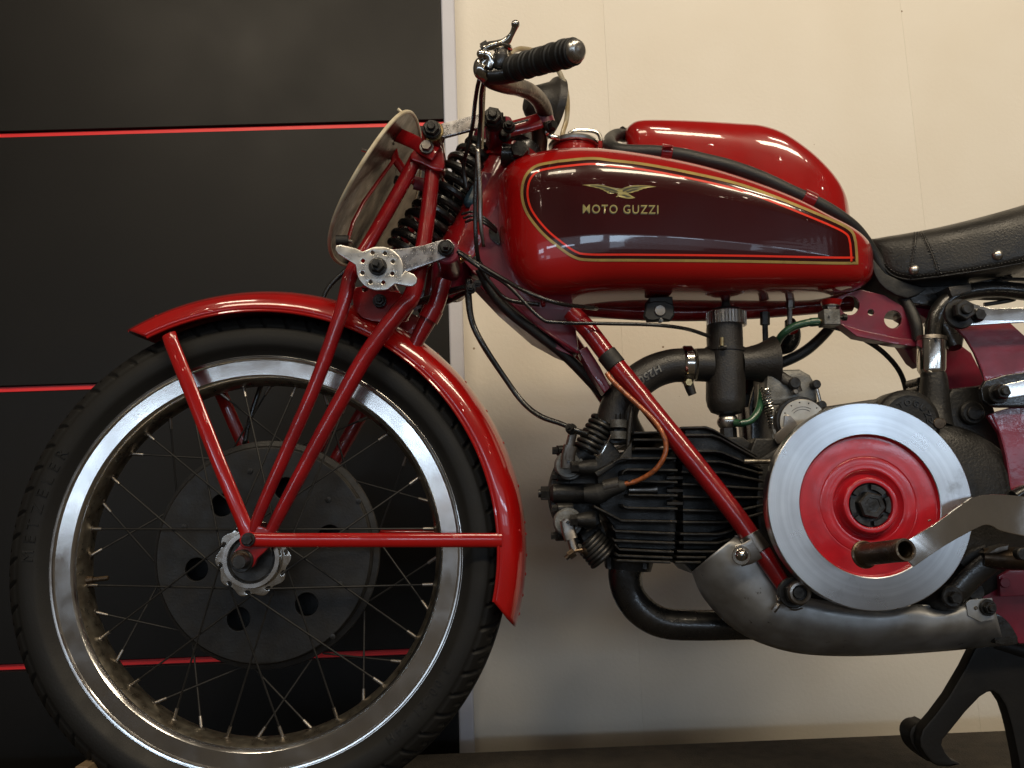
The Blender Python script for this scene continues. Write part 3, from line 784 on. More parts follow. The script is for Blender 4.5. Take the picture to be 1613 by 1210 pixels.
# ------------------------------------------------------------------ lofted bodies: tank, oil tank, saddle
def body(name, stations, m, parent, nring=72, nu=2.6, nl=5.0, zf=.42, sub=6, y0=0.0, drop=0.0, yt_f=.55, taperlow=1.0, bulge=0.0):
    """stations: (px, top py, bottom py, half width m). Interpolated, closed at both ends."""
    st = cr_open(stations, sub); rings = []
    for px, pt, pb, W in st:
        W = max(W, .0006)
        X = P(px, (pt + pb) / 2, y0 - W * .8).x
        zt = P(px, pt, y0 - W * yt_f).z; zb = P(px, pb, y0 - W * .95).z - drop * min(1, W / .08)
        zm = zb + (zt - zb) * zf
        R = []
        for k in range(nring):
            a = 2 * PI * k / nring; c, s = math.cos(a), math.sin(a)
            n_ = nu if s > 0 else nl
            yy = W * math.copysign(abs(c) ** (2 / n_), c)
            zz = zm + (math.copysign(abs(s) ** (2 / n_), s)) * ((zt - zm) if s > 0 else (zm - zb))
            if s < 0: yy *= (1 - (1 - taperlow) * (abs(s) ** 2)) * (1 - bulge * abs(s) ** (4 / n_))
            R.append(Vector((X, y0 - yy, zz)))
        rings.append(R)
    g = G(); g.loft(rings)
    return make(g, name, m, parent, angle=180)
TANKST = [(782.5, 318, 340, .004), (784.5, 296, 370, .034), (790, 278, 392, .056), (800, 263, 416, .076), (818, 250, 437, .092), (845, 242, 452, .104), (885, 236, 452, .113), (930, 235, 447, .119), (985, 240, 445, .123),
          (1060, 252, 445, .125), (1130, 268, 446, .124), (1200, 291, 446, .121), (1260, 316, 446, .116), (1310, 343, 446, .108), (1340, 359, 445, .098), (1358, 372, 443, .085), (1368, 384, 438, .066), (1373, 400, 430, .036), (1375, 412, 420, .005)]
tank = body('fuel_tank', TANKST, TANKRED, BIKE, nring=144, nu=2.7, nl=9, zf=.62, sub=5, drop=.002, yt_f=.42, bulge=.13)
deps = bpy.context.evaluated_depsgraph_get()
def bvh_of(o):
    org = WLOC[o.name]
    vs = [v.co + org for v in o.data.vertices]
    return BVHTree.FromPolygons(vs, [tuple(p.vertices) for p in o.data.polygons])
TB = bvh_of(tank)
def on_tank(px, py, lift, bv=None):
    d = ray(px, py).normalized()
    h = (bv or TB).ray_cast(CAM, d)
    if h[0] is None: return None
    n = h[1]
    if n.dot(d) > 0: n = -n
    return h[0] + n * lift
def paint(name, grid, m, lift, parent, bv=None):
    """a painted film laid on the tank: grid of photo points dropped on the surface along the view"""
    R = []; last = None
    g = G(); idx = {}
    for i, row in enumerate(grid):
        for j, (x, y) in enumerate(row):
            p = on_tank(x, y, lift, bv)
            if p is not None: idx[i, j] = len(g.v); g.v.append(tuple(p))
    for i in range(len(grid) - 1):
        for j in range(len(grid[0]) - 1):
            q = [(i, j), (i + 1, j), (i + 1, j + 1), (i, j + 1)]
            if all(k in idx for k in q): g.f.append(tuple(idx[k] for k in q))
    return make(g, name, m, parent, angle=180, weld=False, flipfix=False)
GOLD = [(879, 253), (931, 248.5), (966, 252), (1014, 257.5), (1077, 269), (1157, 287), (1216, 307), (1276, 331), (1316, 348), (1336, 358.5), (1345, 368), (1349, 382)]
GOLD2 = [(1308, 416), (1157, 413), (998, 411.5), (927, 411), (903, 406), (879, 390), (855, 370), (835, 346), (825, 327), (821, 307), (823, 287), (831, 271), (847, 259.5)]
gp = cr_open(GOLD, 8) + cr_open([(1349, 382), (1350.5, 400), (1351, 416)], 6)[1:] + cr_open([(1351, 416)] + GOLD2 + [(879, 253)], 8)[1:-1]
def inset(poly, d):
    out = []; n = len(poly)
    for i in range(n):
        a = np.array(poly[i - 1]); b = np.array(poly[i]); c = np.array(poly[(i + 1) % n])
        e1 = (b - a) / max(1e-6, np.linalg.norm(b - a)); e2 = (c - b) / max(1e-6, np.linalg.norm(c - b))
        n1 = np.array([-e1[1], e1[0]]); n2 = np.array([-e2[1], e2[0]]); m_ = n1 + n2; m_ /= np.linalg.norm(m_)
        out.append(tuple(b + m_ * d / max(.5, m_.dot(n1))))
    return out
# maroon field
rim_ = inset(gp, 2.0); cxx, cyy = 1010, 338
grid = []
for i in range(41):
    t = (i / 40) ** .7
    row = []
    for x, y in rim_ + [rim_[0]]:
        sx = 905 + (x - 821) * .75 if x < 1200 else x - 40       # spine of the field
        sx = min(max(905, x * .86 + 120), 1290); sy = 330 + (sx - 905) * .145
        row.append((sx + (x - sx) * t, sy + (y - sy) * t))
    grid.append(row)
paint('side_panel', grid, MAROON, .00022, tank)
def band(d0, d1, m, name, lift):
    a = inset(gp, d0); b = inset(gp, d1)
    grid = [[(p[0] + (q[0] - p[0]) * s_, p[1] + (q[1] - p[1]) * s_) for p, q in zip(a + [a[0]], b + [b[0]])] for s_ in (0, .5, 1)]
    return paint(name, grid, m, lift, tank)
band(-.6, 3.6, LINEGOLD, 'gold_line', .00045)
band(8.6, 11.8, LINERED, 'red_line', .00045)
def decal(loops, m, name, lift=.0006, subdiv=0):
    v, f = fill([[(x, -y) for x, y in L] for L in loops])
    g = G(); ok = []
    for x, y, z in v:
        p = on_tank(x, -y, lift); ok.append(p is not None); g.v.append(tuple(p) if p is not None else (0, 0, 0))
    g.f = [q for q in f if all(ok[i] for i in q)]
    return make(g, name, m, tank, angle=180, weld=False, flipfix=False)
# maker's name
v, f = text_geo('MOTO GUZZI', 19.5, 0, .05, 1.16)
wt = max(p[0] for p in v); hgt = max(p[1] for p in v)
g = G(); g2 = G()
for x, y, z in v:
    X = 917 + x / wt * 120; Yp = 335.5 - y / hgt * 13.2 + x / wt * 1.2
    g.v.append(tuple(on_tank(X, Yp, .0007))); g2.v.append(tuple(on_tank(X - .7, Yp + 1.6, .0006)))
g.f = list(f); g2.f = list(f)
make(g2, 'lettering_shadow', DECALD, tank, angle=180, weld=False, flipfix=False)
make(g, 'lettering', DECAL, tank, angle=180, weld=False, flipfix=False)
def z8(pts): return [(900 + x / 10.08, 280 + y / 10.08) for x, y in pts]
# eagle with spread wings
decal([z8([(165, 118), (300, 108), (420, 110), (520, 125), (620, 152), (700, 168), (760, 172), (800, 178), (840, 160), (900, 140), (1000, 124), (1120, 124), (1240, 130), (1350, 146), (1270, 156), (1210, 160), (1190, 172), (1140, 176), (1120, 192), (1080, 200), (1060, 216), (1010, 222), (970, 240), (925, 246), (900, 256), (925, 270), (960, 290), (1015, 322), (960, 334), (905, 336), (860, 330), (800, 318), (770, 306), (745, 300), (712, 312), (708, 300), (735, 285), (728, 262), (750, 250), (700, 246), (650, 256), (600, 254), (565, 244), (560, 226), (525, 216), (505, 196), (465, 186), (440, 170), (390, 164), (350, 150), (290, 142), (240, 128)])], DECAL, 'eagle_emblem', .0006)
for pts in ([(290, 128), (420, 128), (540, 150), (640, 178), (720, 205), (740, 225), (690, 225), (620, 200), (540, 176), (430, 150)],
            [(590, 235), (600, 215), (690, 232), (740, 240), (660, 246)], [(470, 172), (560, 190), (640, 214), (560, 205)],
            [(812, 200), (880, 166), (980, 148), (1100, 140), (1220, 144), (1090, 156), (960, 172), (880, 200), (820, 228)],
            [(860, 225), (960, 190), (1100, 172), (1000, 205), (900, 240)], [(790, 275), (850, 272), (960, 310), (880, 312)]):
    decal([z8(pts)], DECALD, 'feather_shading', .0008)
# filler neck and cap
fc = P(906, 240, -.01)
ax = (ray(906, 240)); cz = P(905, 230, -.01)
g = G(); g.lathe((cz.x, 0, cz.z - .014), (0.03, 0, 1), [(.031, -.01), (.031, .010), (.0325, .0115), (.031, .013), (0, .013)], 40)
fn = make(g, 'filler_neck', TANKRED, tank)
g = G(); g.lathe((cz.x, 0, cz.z + .0035), (0.03, 0, 1), [(0, -.004), (.030, -.004), (.0345, -.002), (.0355, .001), (.034, .004), (.028, .0062), (.024, .0062), (.022, .008), (0, .009)], 44)
fcap = make(g, 'filler_cap', SATALU, tank)
g = G(); fl_tube(g, [(864, 211, -.03), (868, 215, -.03), (880, 218, -.025), (900, 217, -.015), (925, 219, -.01), (938, 226, 0)], 9, .9); g.sph(P(862, 209, -.03), .0052, 12); make(g, 'cap_lever', CHROME, fcap)
g = G(); g.tpx([(896, 211, .0), (905, 206, .0), (920, 205.5, .0), (935, 207, .0), (944, 213, .0), (947, 226, .0), (948, 236, .0)], 6.5, 10, 6); make(g, 'cap_bail', CHROME, fcap)
g = G(); g.box(P(943, 232, 0), .009, .016, .012); g.hexb(943, 232, -.008, 2.5, .002, 0, 0); make(g, 'cap_hinge', TANKRED, fcap, bevel=.001)
# things on the tank's underside
g = G(); g.box(P(1038, 488, -.05), .030, .035, .026); g.plate([(1014, 498), (1018, 478), (1030, 474), (1048, 474), (1062, 480), (1063, 496), (1056, 506), (1044, 503), (1030, 506), (1020, 505)], -.071, .008, bev=.002); make(g, 'tank_mount_rubber', RUB, tank, bevel=.002)
g = G(); g.disc(1040, 489, -.073, 9, .004); g.hexb(1040, 504, -.066, 4, .004, 1.2, .5); make(g, 'mount_bolt', STEEL, tank)
g = G(); g.tpx([(1309, 474, -.062), (1309, 478, -.062), (1309, 482, -.062)], [34, 31, 27], 20, 3); make(g, 'tap_boss', TANKRED, tank)
g = G(); g.tpx([(1309, 482, -.062), (1309, 489, -.062)], 24, 6, 2, False); g.tpx([(1309, 478, -.062), (1309, 484, -.062)], 27, 18, 2, False)
tap = make(g, 'fuel_tap', STEEL, tank)
q = P(1306, 502, -.066); g = G(); g.box(q, .021, .021, .020, Matrix.Rotation(.04, 3, 'Y')); make(g, 'tap_block', CASTG, tap, bevel=.0012)
g = G(); v, f = text_geo('6', .006, .0002)
g.add([(P(1304, 499, -.077).x + x, -.0769 - z, P(1304, 501, -.077).z + y) for x, y, z in v], f); make(g, 'stamped_number', BOLT, tap)
g = G(); g.tpx([(1321, 500, -.066), (1327, 500, -.066)], 7, 10, 2, False); g.tpx([(1327, 500, -.066), (1333, 500, -.066)], 11, 10, 2, False); make(g, 'tap_spindle', BOLT, tap)
g = G(); g.tpx([(1293, 506, -.066), (1284, 507, -.066)], 9, 10, 2, False); make(g, 'tap_outlet', BRASS, tap)
# green fuel hose: tap -> behind the bell mouth -> banjo under the float bowl
g = G(); g.tpx([(1291, 507, -.066), (1270, 509, -.064), (1248, 516, -.058), (1232, 528, -.05), (1222, 545, -.03), (1208, 575, -.005), (1200, 600, -.01), (1199, 625, -.03), (1194, 648, -.045), (1182, 663, -.05), (1166, 667, -.05)], [11, 12, 12, 12, 12, 12, 12, 12, 12, 11, 10], 14, 8)
make(g, 'fuel_hose', GREENH, BIKE)
g = G(); g.tpx([(1276, 508, -.0645), (1289, 507, -.066)], 14, 14, 3); make(g, 'hose_clip', GREENH, BIKE)
# bolts and pipes that hang under the tank
g = G(); g.tpx([(1205, 492, .0), (1205, 512, .0)], 15, 6, 2, False); g.tpx([(1205, 511, .0), (1206, 545, .0)], 9, 10, 2, False); make(g, 'tank_stud', BOLT, tank)
g = G(); g.tpx([(1245, 452, -.03), (1245, 480, -.03)], 8, 10, 2, False); g.tpx([(1245, 470, -.03), (1245, 486, -.03)], 13, 6, 2, False); g.tpx([(1244, 486, -.03), (1244, 512, -.03)], 8, 10, 2, False); make(g, 'oil_union', STEEL, tank)
g = G(); g.tpx([(1244, 505, -.01), (1248, 524, .0), (1242, 540, .01), (1226, 548, .03)], [16, 26, 30, 26], 14, 5); make(g, 'oil_elbow', BLK, BIKE)
g = G(); g.tpx([(1256, 512, -.01), (1252, 521, -.01), (1243, 524, -.01)], [8, 10, 8], 10, 3); make(g, 'red_clip', RED, BIKE)

# oil tank riding over the fuel tank
OT = [(983, 222, 232, .006), (987, 208, 245, .024), (996, 198, 262, .036), (1012, 191.5, 280, .044), (1050, 190.5, 300, .050), (1110, 192, 320, .053), (1170, 195, 340, .054), (1210, 198, 352, .054), (1245, 210, 360, .053), (1280, 234, 366, .050), (1305, 258, 366, .045), (1322, 280, 364, .038), (1332, 300, 360, .028), (1337, 320, 350, .014), (1338.5, 332, 340, .003)]
ot = body('oil_tank', OT, RED, BIKE, nring=64, nu=3.6, nl=4, zf=.5, sub=5, y0=.045, yt_f=.42)
# breather hose with its clips
OH = [(984, 214, .045), (972, 213, .025), (962, 219, .0), (961, 228, -.028), (970, 236, -.045), (990, 239, -.052), (1030, 240, -.058), (1070, 244, -.060), (1110, 253, -.064), (1150, 263, -.068), (1200, 281, -.070), (1250, 304, -.070), (1290, 322, -.068), (1325, 343, -.064), (1350, 364, -.055), (1372, 395, -.045), (1390, 425, -.040), (1412, 455, -.038), (1432, 485, -.045), (1443, 512, -.052), (1446, 535, -.05)]
g = G(); g.tpx(OH, [20, 20, 21, 22, 23, 22, 22, 22, 22, 22, 22, 21, 21, 20, 20, 20, 20, 19, 18, 18, 17], 20, 8)
bh = make(g, 'breather_hose', HOSE, BIKE)
g = G(); g.tpx([(1026 + 15, 240.5, -.0588), (1058, 242.5, -.0594)], 27, 20, 2, False); make(g, 'hose_strap', FRED, bh, bevel=.0008)
g = G(); g.box(P(1051, 233, -.07), .012, .012, .003); make(g, 'strap_tab', FRED, bh, bevel=.0006)
g = G(); g.tpx([(1264, 310, -.0695), (1282, 318.5, -.0685)], 27, 20, 2, False); make(g, 'hose_strap', FRED, bh, bevel=.0008)
g = G(); g.tpx([(978, 211, .045), (987, 214, .05)], 24, 16, 2, False); make(g, 'hose_clamp', ALU, bh)

# saddle
ST = [(1352, 372, 392, .022), (1358, 372, 400, .040), (1368, 371, 412, .056), (1385, 368, 428, .070), (1405, 363, 440, .080), (1430, 358, 444, .090), (1465, 351, 441, .102), (1500, 343, 437, .112), (1550, 330, 429, .124), (1613, 312, 416, .135), (1690, 288, 398, .14), (1750, 275, 385, .14)]
seat = body('saddle', ST, LEATH, BIKE, nring=72, nu=3.2, nl=8, zf=.45, sub=5, y0=0.02, yt_f=.85)
SB = bvh_of(seat)
def on_seat(px, py, lift): return on_tank(px, py, lift, SB)
def stitch(pts, name='stitching', w=.0007):
    q = cr_open(pts, 12); seglen = 0; g = G(); L = []
    for x, y in q:
        h = on_seat(x, y, .0002)
        if h is not None: L.append(h)
    # resample into separate stitches
    d = [0]
    for a, b in zip(L[:-1], L[1:]): d.append(d[-1] + (b - a).length)
    def at(s_):
        for i in range(len(d) - 1):
            if d[i + 1] >= s_: return L[i].lerp(L[i + 1], (s_ - d[i]) / max(1e-9, d[i + 1] - d[i]))
        return L[-1]
    s_ = 0
    while s_ < d[-1] - .003:
        g.tube([at(s_), at(s_ + .0012), at(s_ + .0024)], [w * .8, w * 1.2, w * .8], 5); s_ += .0040
    if g.v: make(g, name, BLK, seat, angle=180)
def seam(pts, name='seam', w=.0013):
    L = [on_seat(x, y, -.0003) for x, y in cr_open(pts, 10)]; L = [p for p in L if p is not None]
    if len(L) > 2: make(G().tube(L, w, 6), name, LEATH, seat, angle=180)
stitch([(1369, 376), (1378, 392), (1392, 413), (1408, 428), (1430, 434), (1460, 433), (1500, 428), (1560, 418), (1640, 403)])
for dx in (0, 5): stitch([(1440 + dx, 366), (1438 + dx, 385), (1434 + dx, 410), (1431 + dx, 436)])
for dx in (0, 6): stitch([(1448 + dx, 366), (1458 + dx, 385), (1468 + dx, 408), (1476 + dx, 432)])
seam([(1443, 362), (1441, 385), (1437, 410), (1434, 440)]); seam([(1451, 362), (1461, 385), (1471, 408), (1479, 436)])
seam([(1598, 318), (1608, 322), (1620, 330)])
seam([(1366, 374), (1375, 394), (1389, 416), (1405, 433), (1430, 440.5), (1462, 438), (1500, 433), (1560, 424), (1640, 409)], 'piping', .0018)
for x, y in ((1440, 425.5), (1571.5, 402)):
    q = on_seat(x, y, 0)
    if q is not None:
        g = G(); g.lathe(q, (-.1, -1, -.1), [(.0066, -.001), (.0066, .0010), (.0052, .0034), (.0026, .0046), (0, .0050)], 24); make(g, 'seat_stud', SATALU, seat)
# seat frame, nose bracket and springs
g = G(); g.plate([(1385, 435), (1440, 452), (1528, 446), (1530, 462), (1500, 476), (1475, 484), (1440, 478), (1405, 462), (1388, 452)], -.045, .09, bev=.002); sf = make(g, 'seat_frame', BLK, seat)
g = G(); g.plate([(1372, 400), (1395, 430), (1440, 448), (1460, 455), (1430, 470), (1395, 455), (1378, 432)], -.055, .1, bev=.003, smooth=2); make(g, 'seat_nose', RUB, seat)
g = G(); g.plate([(1435, 455), (1480, 470), (1510, 478), (1490, 500), (1465, 505), (1440, 490)], -.03, .06, bev=.002); make(g, 'seat_pivot', CRIM, seat)
g = G()
g.tpx([(1528, 443, -.05), (1560, 434, -.055), (1590, 437, -.055), (1583, 441, -.05), (1540, 444, -.045), (1531, 441, -.04)], 7, 8, 8)
g.tpx([(1528, 452, -.05), (1560, 446, -.055), (1590, 440, -.055), (1680, 442, -.055)], 6, 8, 6)
make(g, 'seat_spring', BLK, seat)
g = G(); g.tpx([(1515, 468, -.04), (1560, 470, -.045), (1596, 470, -.05), (1588, 474, -.05), (1550, 480, -.045)], 7, 8, 8); make(g, 'seat_spring', BLK, seat)
g = G(); g.plate([(1494, 452), (1530, 446), (1532, 458), (1500, 468)], -.075, .03, bev=.002); make(g, 'spring_hanger', SATIN, seat)

# ------------------------------------------------------------------ handlebar and controls
HB = [(856, 192, -.02), (858, 180, -.03), (852, 162, -.06), (838, 147, -.10), (818, 138, -.14), (795, 133, -.18), (775, 126, -.21), (764, 116, -.225)]
g = G(); g.tpx(HB, [28, 27, 26, 26, 27, 28, 28, 27], 20, 8); hb = make(g, 'handlebar', BROWN, BIKE)
g = G(); g.tpx([(764, 117, -.225), (757, 112, -.230), (757, 101, -.232), (768, 97, -.232), (780, 100, -.234)], [27, 23, 20, 18, 16], 16, 6); make(g, 'lever_perch', CHROME, hb)
g = G(); g.tpx([(770, 119, -.226), (790, 118, -.228), (812, 112, -.233)], [27, 30, 34], 18, 5); make(g, 'bar_clamp', BLK, hb)
g = G(); fl_tube(g, [(770, 107, -.236), (774, 98, -.238), (770, 88, -.240), (762, 84, -.242), (756, 84, -.243)], 13, .6); g.sph(P(758, 85, -.243), .0052, 12, .8); make(g, 'reverse_lever', CHROME, hb)
ga, gb = P(806, 109, -.235), P(905, 81, -.318)
g = G()
pr = []; Lg = (gb - ga).length; nb = 17
for k in range(nb):
    h0 = Lg * k / nb; h1 = Lg * (k + 1) / nb; r = .0138 + .0007 * math.sin(k * 1.9) + .0004 * (k / nb)
    pr += [(r - .0011, h0), (r, h0 + Lg / nb * .25), (r, h1 - Lg / nb * .15)]
g.lathe(ga, gb - ga, [(0, 0)] + pr + [(.012, Lg), (0, Lg)], 40)
gr = make(g, 'hand_grip', RUB, hb, angle=50)
g = G(); g.lathe(gb, gb - ga, [(.0112, -.004), (.0118, .001), (.0112, .004), (.0095, .0066), (.0068, .0082), (.0055, .0080), (.003, .0090), (0, .0092)], 36)
make(g, 'bar_end_plug', SATALU, hb, angle=60)
# ignition control lever stack
up = Vector((.12, -.1, 1)).normalized(); base = P(788, 104, -.235)
g = G(); g.lathe(base, up, [(.0045, -.004), (.006, 0), (.006, .003), (.0085, .005), (.0088, .012), (.0075, .0125), (.0075, .019), (.0098, .0195), (.0098, .023), (.0075, .0235), (.0072, .026), (0, .0265)], 30)
ctl = make(g, 'control_pivot', CHROME, hb)
g = G(); g.lathe(base, up, [(.0065, -.004), (.0092, .002), (.0090, .010), (.0065, .0115)], 24); make(g, 'control_body', BLK, hb)
g = G(); g.lathe(base + up * .0185, up, [(.010, 0), (.0118, .001), (.0118, .003), (.010, .004), (0, .004)], 30); make(g, 'friction_plate', CHROME, hb)
g = G(); g.tpx([(762, 78, -.24), (775, 73, -.242), (790, 69, -.244), (799, 64, -.246), (805, 56, -.250), (809, 48, -.253), (812, 40, -.256)], [7, 12, 13, 13, 9, 9, 12], 14, 6)
fl_tube(g, [(763, 76, -.24), (780, 70, -.242), (798, 66, -.244)], 13, .5); g.sph(P(812, 38.5, -.257), .0047, 14); make(g, 'control_lever', CHROME, hb)
g = G(); fl_tube(g, [(757, 76, -.238), (770, 69, -.240), (790, 66, -.241)], 8, .5); fl_tube(g, [(758, 74, -.236), (768, 68, -.238)], 11, .8); make(g, 'lever_arm', SATIN, hb)
# bar clamp on the fork, red bracket
g = G(); fl_tube(g, [(787, 208, -.045), (805, 203, -.045), (832, 196, -.045), (850, 190, -.04)], 26, .35); bc = make(g, 'bar_bracket', FRED, BIKE)
g = G(); fl_tube(g, [(800, 197, -.055), (832, 189, -.055)], 4, .5); make(g, 'bracket_slot', BLK, bc)
g = G(); g.tpx([(847, 192, -.03), (850, 214, -.02), (848, 240, -.01)], [26, 26, 26], 18, 4); make(g, 'bar_stem', BROWN, bc)
g = G(); g.tpx([(853, 184, -.028), (857, 197, -.026)], [36, 37], 22, 3, False); make(g, 'bar_collar', CRIM, bc)
g = G(); g.hexb(790, 196, -.060, 7, .010, 1.2, .5, ax=(0, -.5, 1)); make(g, 'clamp_bolt', BOLT, bc)
g = G(); g.hexb(795, 214, -.062, 8, .010, 1.2, 0); make(g, 'clamp_bolt', BOLT, bc)
g = G(); g.hexb(867, 200, -.040, 8, .009, 1.2, 0, ax=(.6, -.8, 0)); make(g, 'clamp_bolt', BOLT, bc)
g = G(); g.tpx([(793, 196, -.05), (796, 212, -.05)], 14, 12, 3); make(g, 'clamp_ear', FRED, bc)
# rev counter beyond the bar: bowl and rim facing the rider
ctr = P(862, 168, .06); ax_ = Vector((.78, .30, -.14)).normalized()
g = G(); g.lathe(ctr, ax_, [(0, -.034), (.016, -.033), (.022, -.028), (.030, -.014), (.036, -.004), (.043, 0), (.045, .003), (.045, .012), (.043, .013), (.041, .010), (0, .009)], 44)
rc = make(g, 'rev_counter', SATIN, BIKE)
g = G(); g.tpx([(880, 162, .03), (884, 168, .03)], 7, 8, 2, False); make(g, 'case_screw', BOLT, rc)
g = G(); g.tpx([(838, 202, .03), (833, 222, .03), (838, 248, .03)], [26, 24, 20], 14, 4); make(g, 'drive_gearbox', SATIN, rc)
# clear breather hose arched over
g = G(); g.tpx([(803, 86, -.04), (812, 79, -.03), (825, 77, -.02), (845, 82, .0), (868, 96, .02), (884, 120, .03), (893, 150, .035), (893, 185, .04), (886, 212, .04), (884, 240, .04)], 8, 12, 8)
make(g, 'clear_hose', CLEARH, BIKE)
g = G(); g.tpx([(764, 128, -.15), (762, 175, -.12), (760, 235, -.1)], 3.5, 8, 6); make(g, 'clear_hose', CLEARH, BIKE)

# ------------------------------------------------------------------ cables
def cable(pts, wpx, name='control_cable', m=None, n=8, parent=None):
    return make(G().tpx(pts, wpx, 10, n), name, m or BLK, parent or BIKE, angle=180)
cable([(757, 118, -.225), (752, 138, -.20), (748, 165, -.16), (744, 200, -.10), (736, 235, -.08), (730, 262, -.06), (735, 300, -.05)], 7)
cable([(763, 124, -.222), (758, 150, -.19), (757, 185, -.14), (754, 225, -.12), (749, 300, -.11), (750, 380, -.10), (757, 420, -.08), (776, 450, -.07), (800, 472, -.06), (850, 480, -.06)], 7)
cable([(752, 232, -.13), (756, 300, -.125), (757, 350, -.12), (762, 389, -.11)], [7, 8, 7, 5], 'steel_cable', STEEL)
cable([(738, 440, -.07), (738, 470, -.07), (744, 508, -.07), (762, 545, -.07), (795, 595, -.06), (822, 632, -.06), (850, 655, -.07), (885, 668, -.08), (905, 677, -.085), (925, 684, -.08)], [11, 11, 10, 10, 9, 9, 9, 8, 8, 10])
cable([(720, 395, -.1), (745, 411, -.09), (790, 438, -.10), (830, 460, -.12), (880, 478, -.12), (940, 486, -.07)], 7)
cable([(722, 398, -.1), (760, 425, -.09), (800, 450, -.09), (850, 500, -.085), (880, 508, -.085), (960, 510, -.08), (1030, 512, -.075), (1080, 518, -.06), (1118, 530, -.045)], 6)
cable([(754, 424, -.06), (770, 455, -.05), (800, 490, -.04), (845, 525, -.03), (890, 560, -.02), (930, 600, -.01), (965, 640, .0), (985, 690, .0)], [13, 14, 15, 16, 17, 18, 18, 16], 'oil_hose', HOSE)
cable([(748, 405, -.07), (756, 418, -.07), (768, 440, -.065)], 11, 'adjuster', BOLT)
cable([(655, 478, .0), (700, 462, -.03), (735, 452, -.05), (757, 446, -.05)], [10, 11, 9, 8], 'brake_arm', BLK)
cable([(660, 490, .02), (705, 475, .0), (742, 456, -.04)], [8, 9, 8], 'brake_arm', BLK)
g = G(); g.hexb(742, 455, -.075, 6, .008, 1.3, .5); g.hexb(752, 447, -.075, 5, .006, 1.2, .5); make(g, 'arm_bolt', BOLT, BIKE)
cable([(717, 195, .03), (690, 215, .04), (650, 275, .05), (600, 350, .06), (560, 410, .06), (520, 450, .06), (497, 490, .06), (440, 540, .06), (400, 640, .06), (385, 700, .055)], 8, 'brake_cable')
cable([(735, 226, -.02), (716, 258, -.01), (712, 330, .02), (722, 352, .02), (728, 374, .0)], 5, 'speedo_cable')
g = G(); g.tpx([(750, 290, -.03), (740, 318, -.03), (738, 328, -.03)], [8, 20, 8], 10, 4); make(g, 'blue_tape', BLUEP, BIKE)
for k in range(3):
    c_ = [(727 + 3 * k, 338 + 6 * k, -.06), (745 + k, 334 + 6 * k, -.066), (765, 345 + 4 * k, -.064), (782, 362 + 2 * k, -.05)]
    cable(c_, 4.5, 'cable_tie')
g = G(); g.plate([(770, 360), (778, 352), (785, 365), (788, 385), (780, 382), (772, 374)], -.038, .004, bev=.0005, smooth=2); make(g, 'gusset_cutout', BLK, BIKE)

cable([(1322, 498, .02), (1300, 525, .02), (1270, 552, .02), (1235, 570, .02), (1200, 580, .02), (1175, 600, .02)], [15, 16, 17, 17, 17, 16], 'oil_hose', HOSE)
cable([(1300, 512, -.03), (1340, 524, -.03), (1385, 550, -.02), (1415, 582, -.01), (1427, 615, .0), (1428, 650, .0)], 8)
# ------------------------------------------------------------------ engine: crankcase, cylinder, head
g = G(); g.plate([(1196, 722), (1230, 700), (1300, 640), (1400, 625), (1480, 640), (1500, 612), (1556, 605), (1572, 655), (1588, 700), (1612, 780), (1618, 850), (1560, 880), (1545, 930), (1480, 958), (1380, 985), (1290, 965), (1225, 930), (1200, 880), (1190, 800)], -.070, .14, bev=.006)
eng = make(g, 'engine', CASTK, BIKE)
# clutch / primary bulge behind the flywheel
c = P(1478, 815, -.07); k = S(1478, 815, -.07)
g = G(); g.lathe(c, (0, -1, 0), [(k * 148, 0), (k * 148, .006), (k * 142, .014), (k * 118, .024), (k * 70, .028), (0, .028)], 80); make(g, 'primary_cover', CASTK, eng)
# ignition-side round cover with the maker's name cast in an arc
c = P(1429, 665, -.085); k = S(1429, 665, -.085)
g = G(); g.lathe(c, (0, -1, 0), [(k * 51, -.03), (k * 51, .002), (k * 48, .006), (k * 41, .0095), (k * 36, .009), (0, .009)], 60); dyn = make(g, 'dynamo_cover', CASTK, eng)
v, f = text_geo('MOTOGUZZI', k * 13.5, .0006, .0001, 1.35); wt = max(p[0] for p in v); out = []
for x, y, z in v:
    a = math.radians(80) - (x - wt / 2) / (k * 29); r = k * 25 + y
    out.append((c.x + r * math.cos(a), c.y - .0096 - z, c.z + r * math.sin(a)))
make(G().add(out, f), 'cast_lettering', BOLT, dyn)
g = G(); g.disc(1484, 666, -.095, 7, .004); g.disc(1480, 667, -.096, 9, .002); make(g, 'cover_screw', BROWN, eng)
# vertical breather / filler tower
g = G(); g.tpx([(1468, 668, -.06), (1471, 640, -.06), (1471, 600, -.06), (1469, 588, -.06)], [62, 48, 40, 36], 24, 5); tw = make(g, 'oil_tower', CASTK, eng)
g = G(); g.tpx([(1468, 590, -.06), (1467.5, 583, -.06), (1467, 538, -.06), (1467, 535, -.06)], [34, 42, 43, 40], 28, 2, False); make(g, 'chrome_sleeve', CHROME, tw)
g = G(); g.tpx([(1467, 537, -.06), (1467, 531, -.06)], [46, 44], 28, 2, False); make(g, 'sleeve_collar', STEEL, tw)
g = G(); g.tpx([(1469, 533, -.06), (1471, 510, -.06), (1480, 487, -.06), (1500, 468, -.06), (1530, 459, -.06), (1570, 456, -.06), (1613, 460, -.06), (1690, 470, -.06)], [24, 24, 25, 25, 26, 26, 27, 27], 22, 8); make(g, 'rubber_hose', BLK, eng)
g = G()
for y_ in (600, 612, 622): g.disc(1450, y_, -.05, 6, .03)
make(g, 'tower_ridge', BLK, eng)
g = G(); g.disc(1534, 650, -.078, 19, .01, .002); g.disc(1536, 651, -.081, 11, .01, .001); make(g, 'case_plug', CASTK, eng)
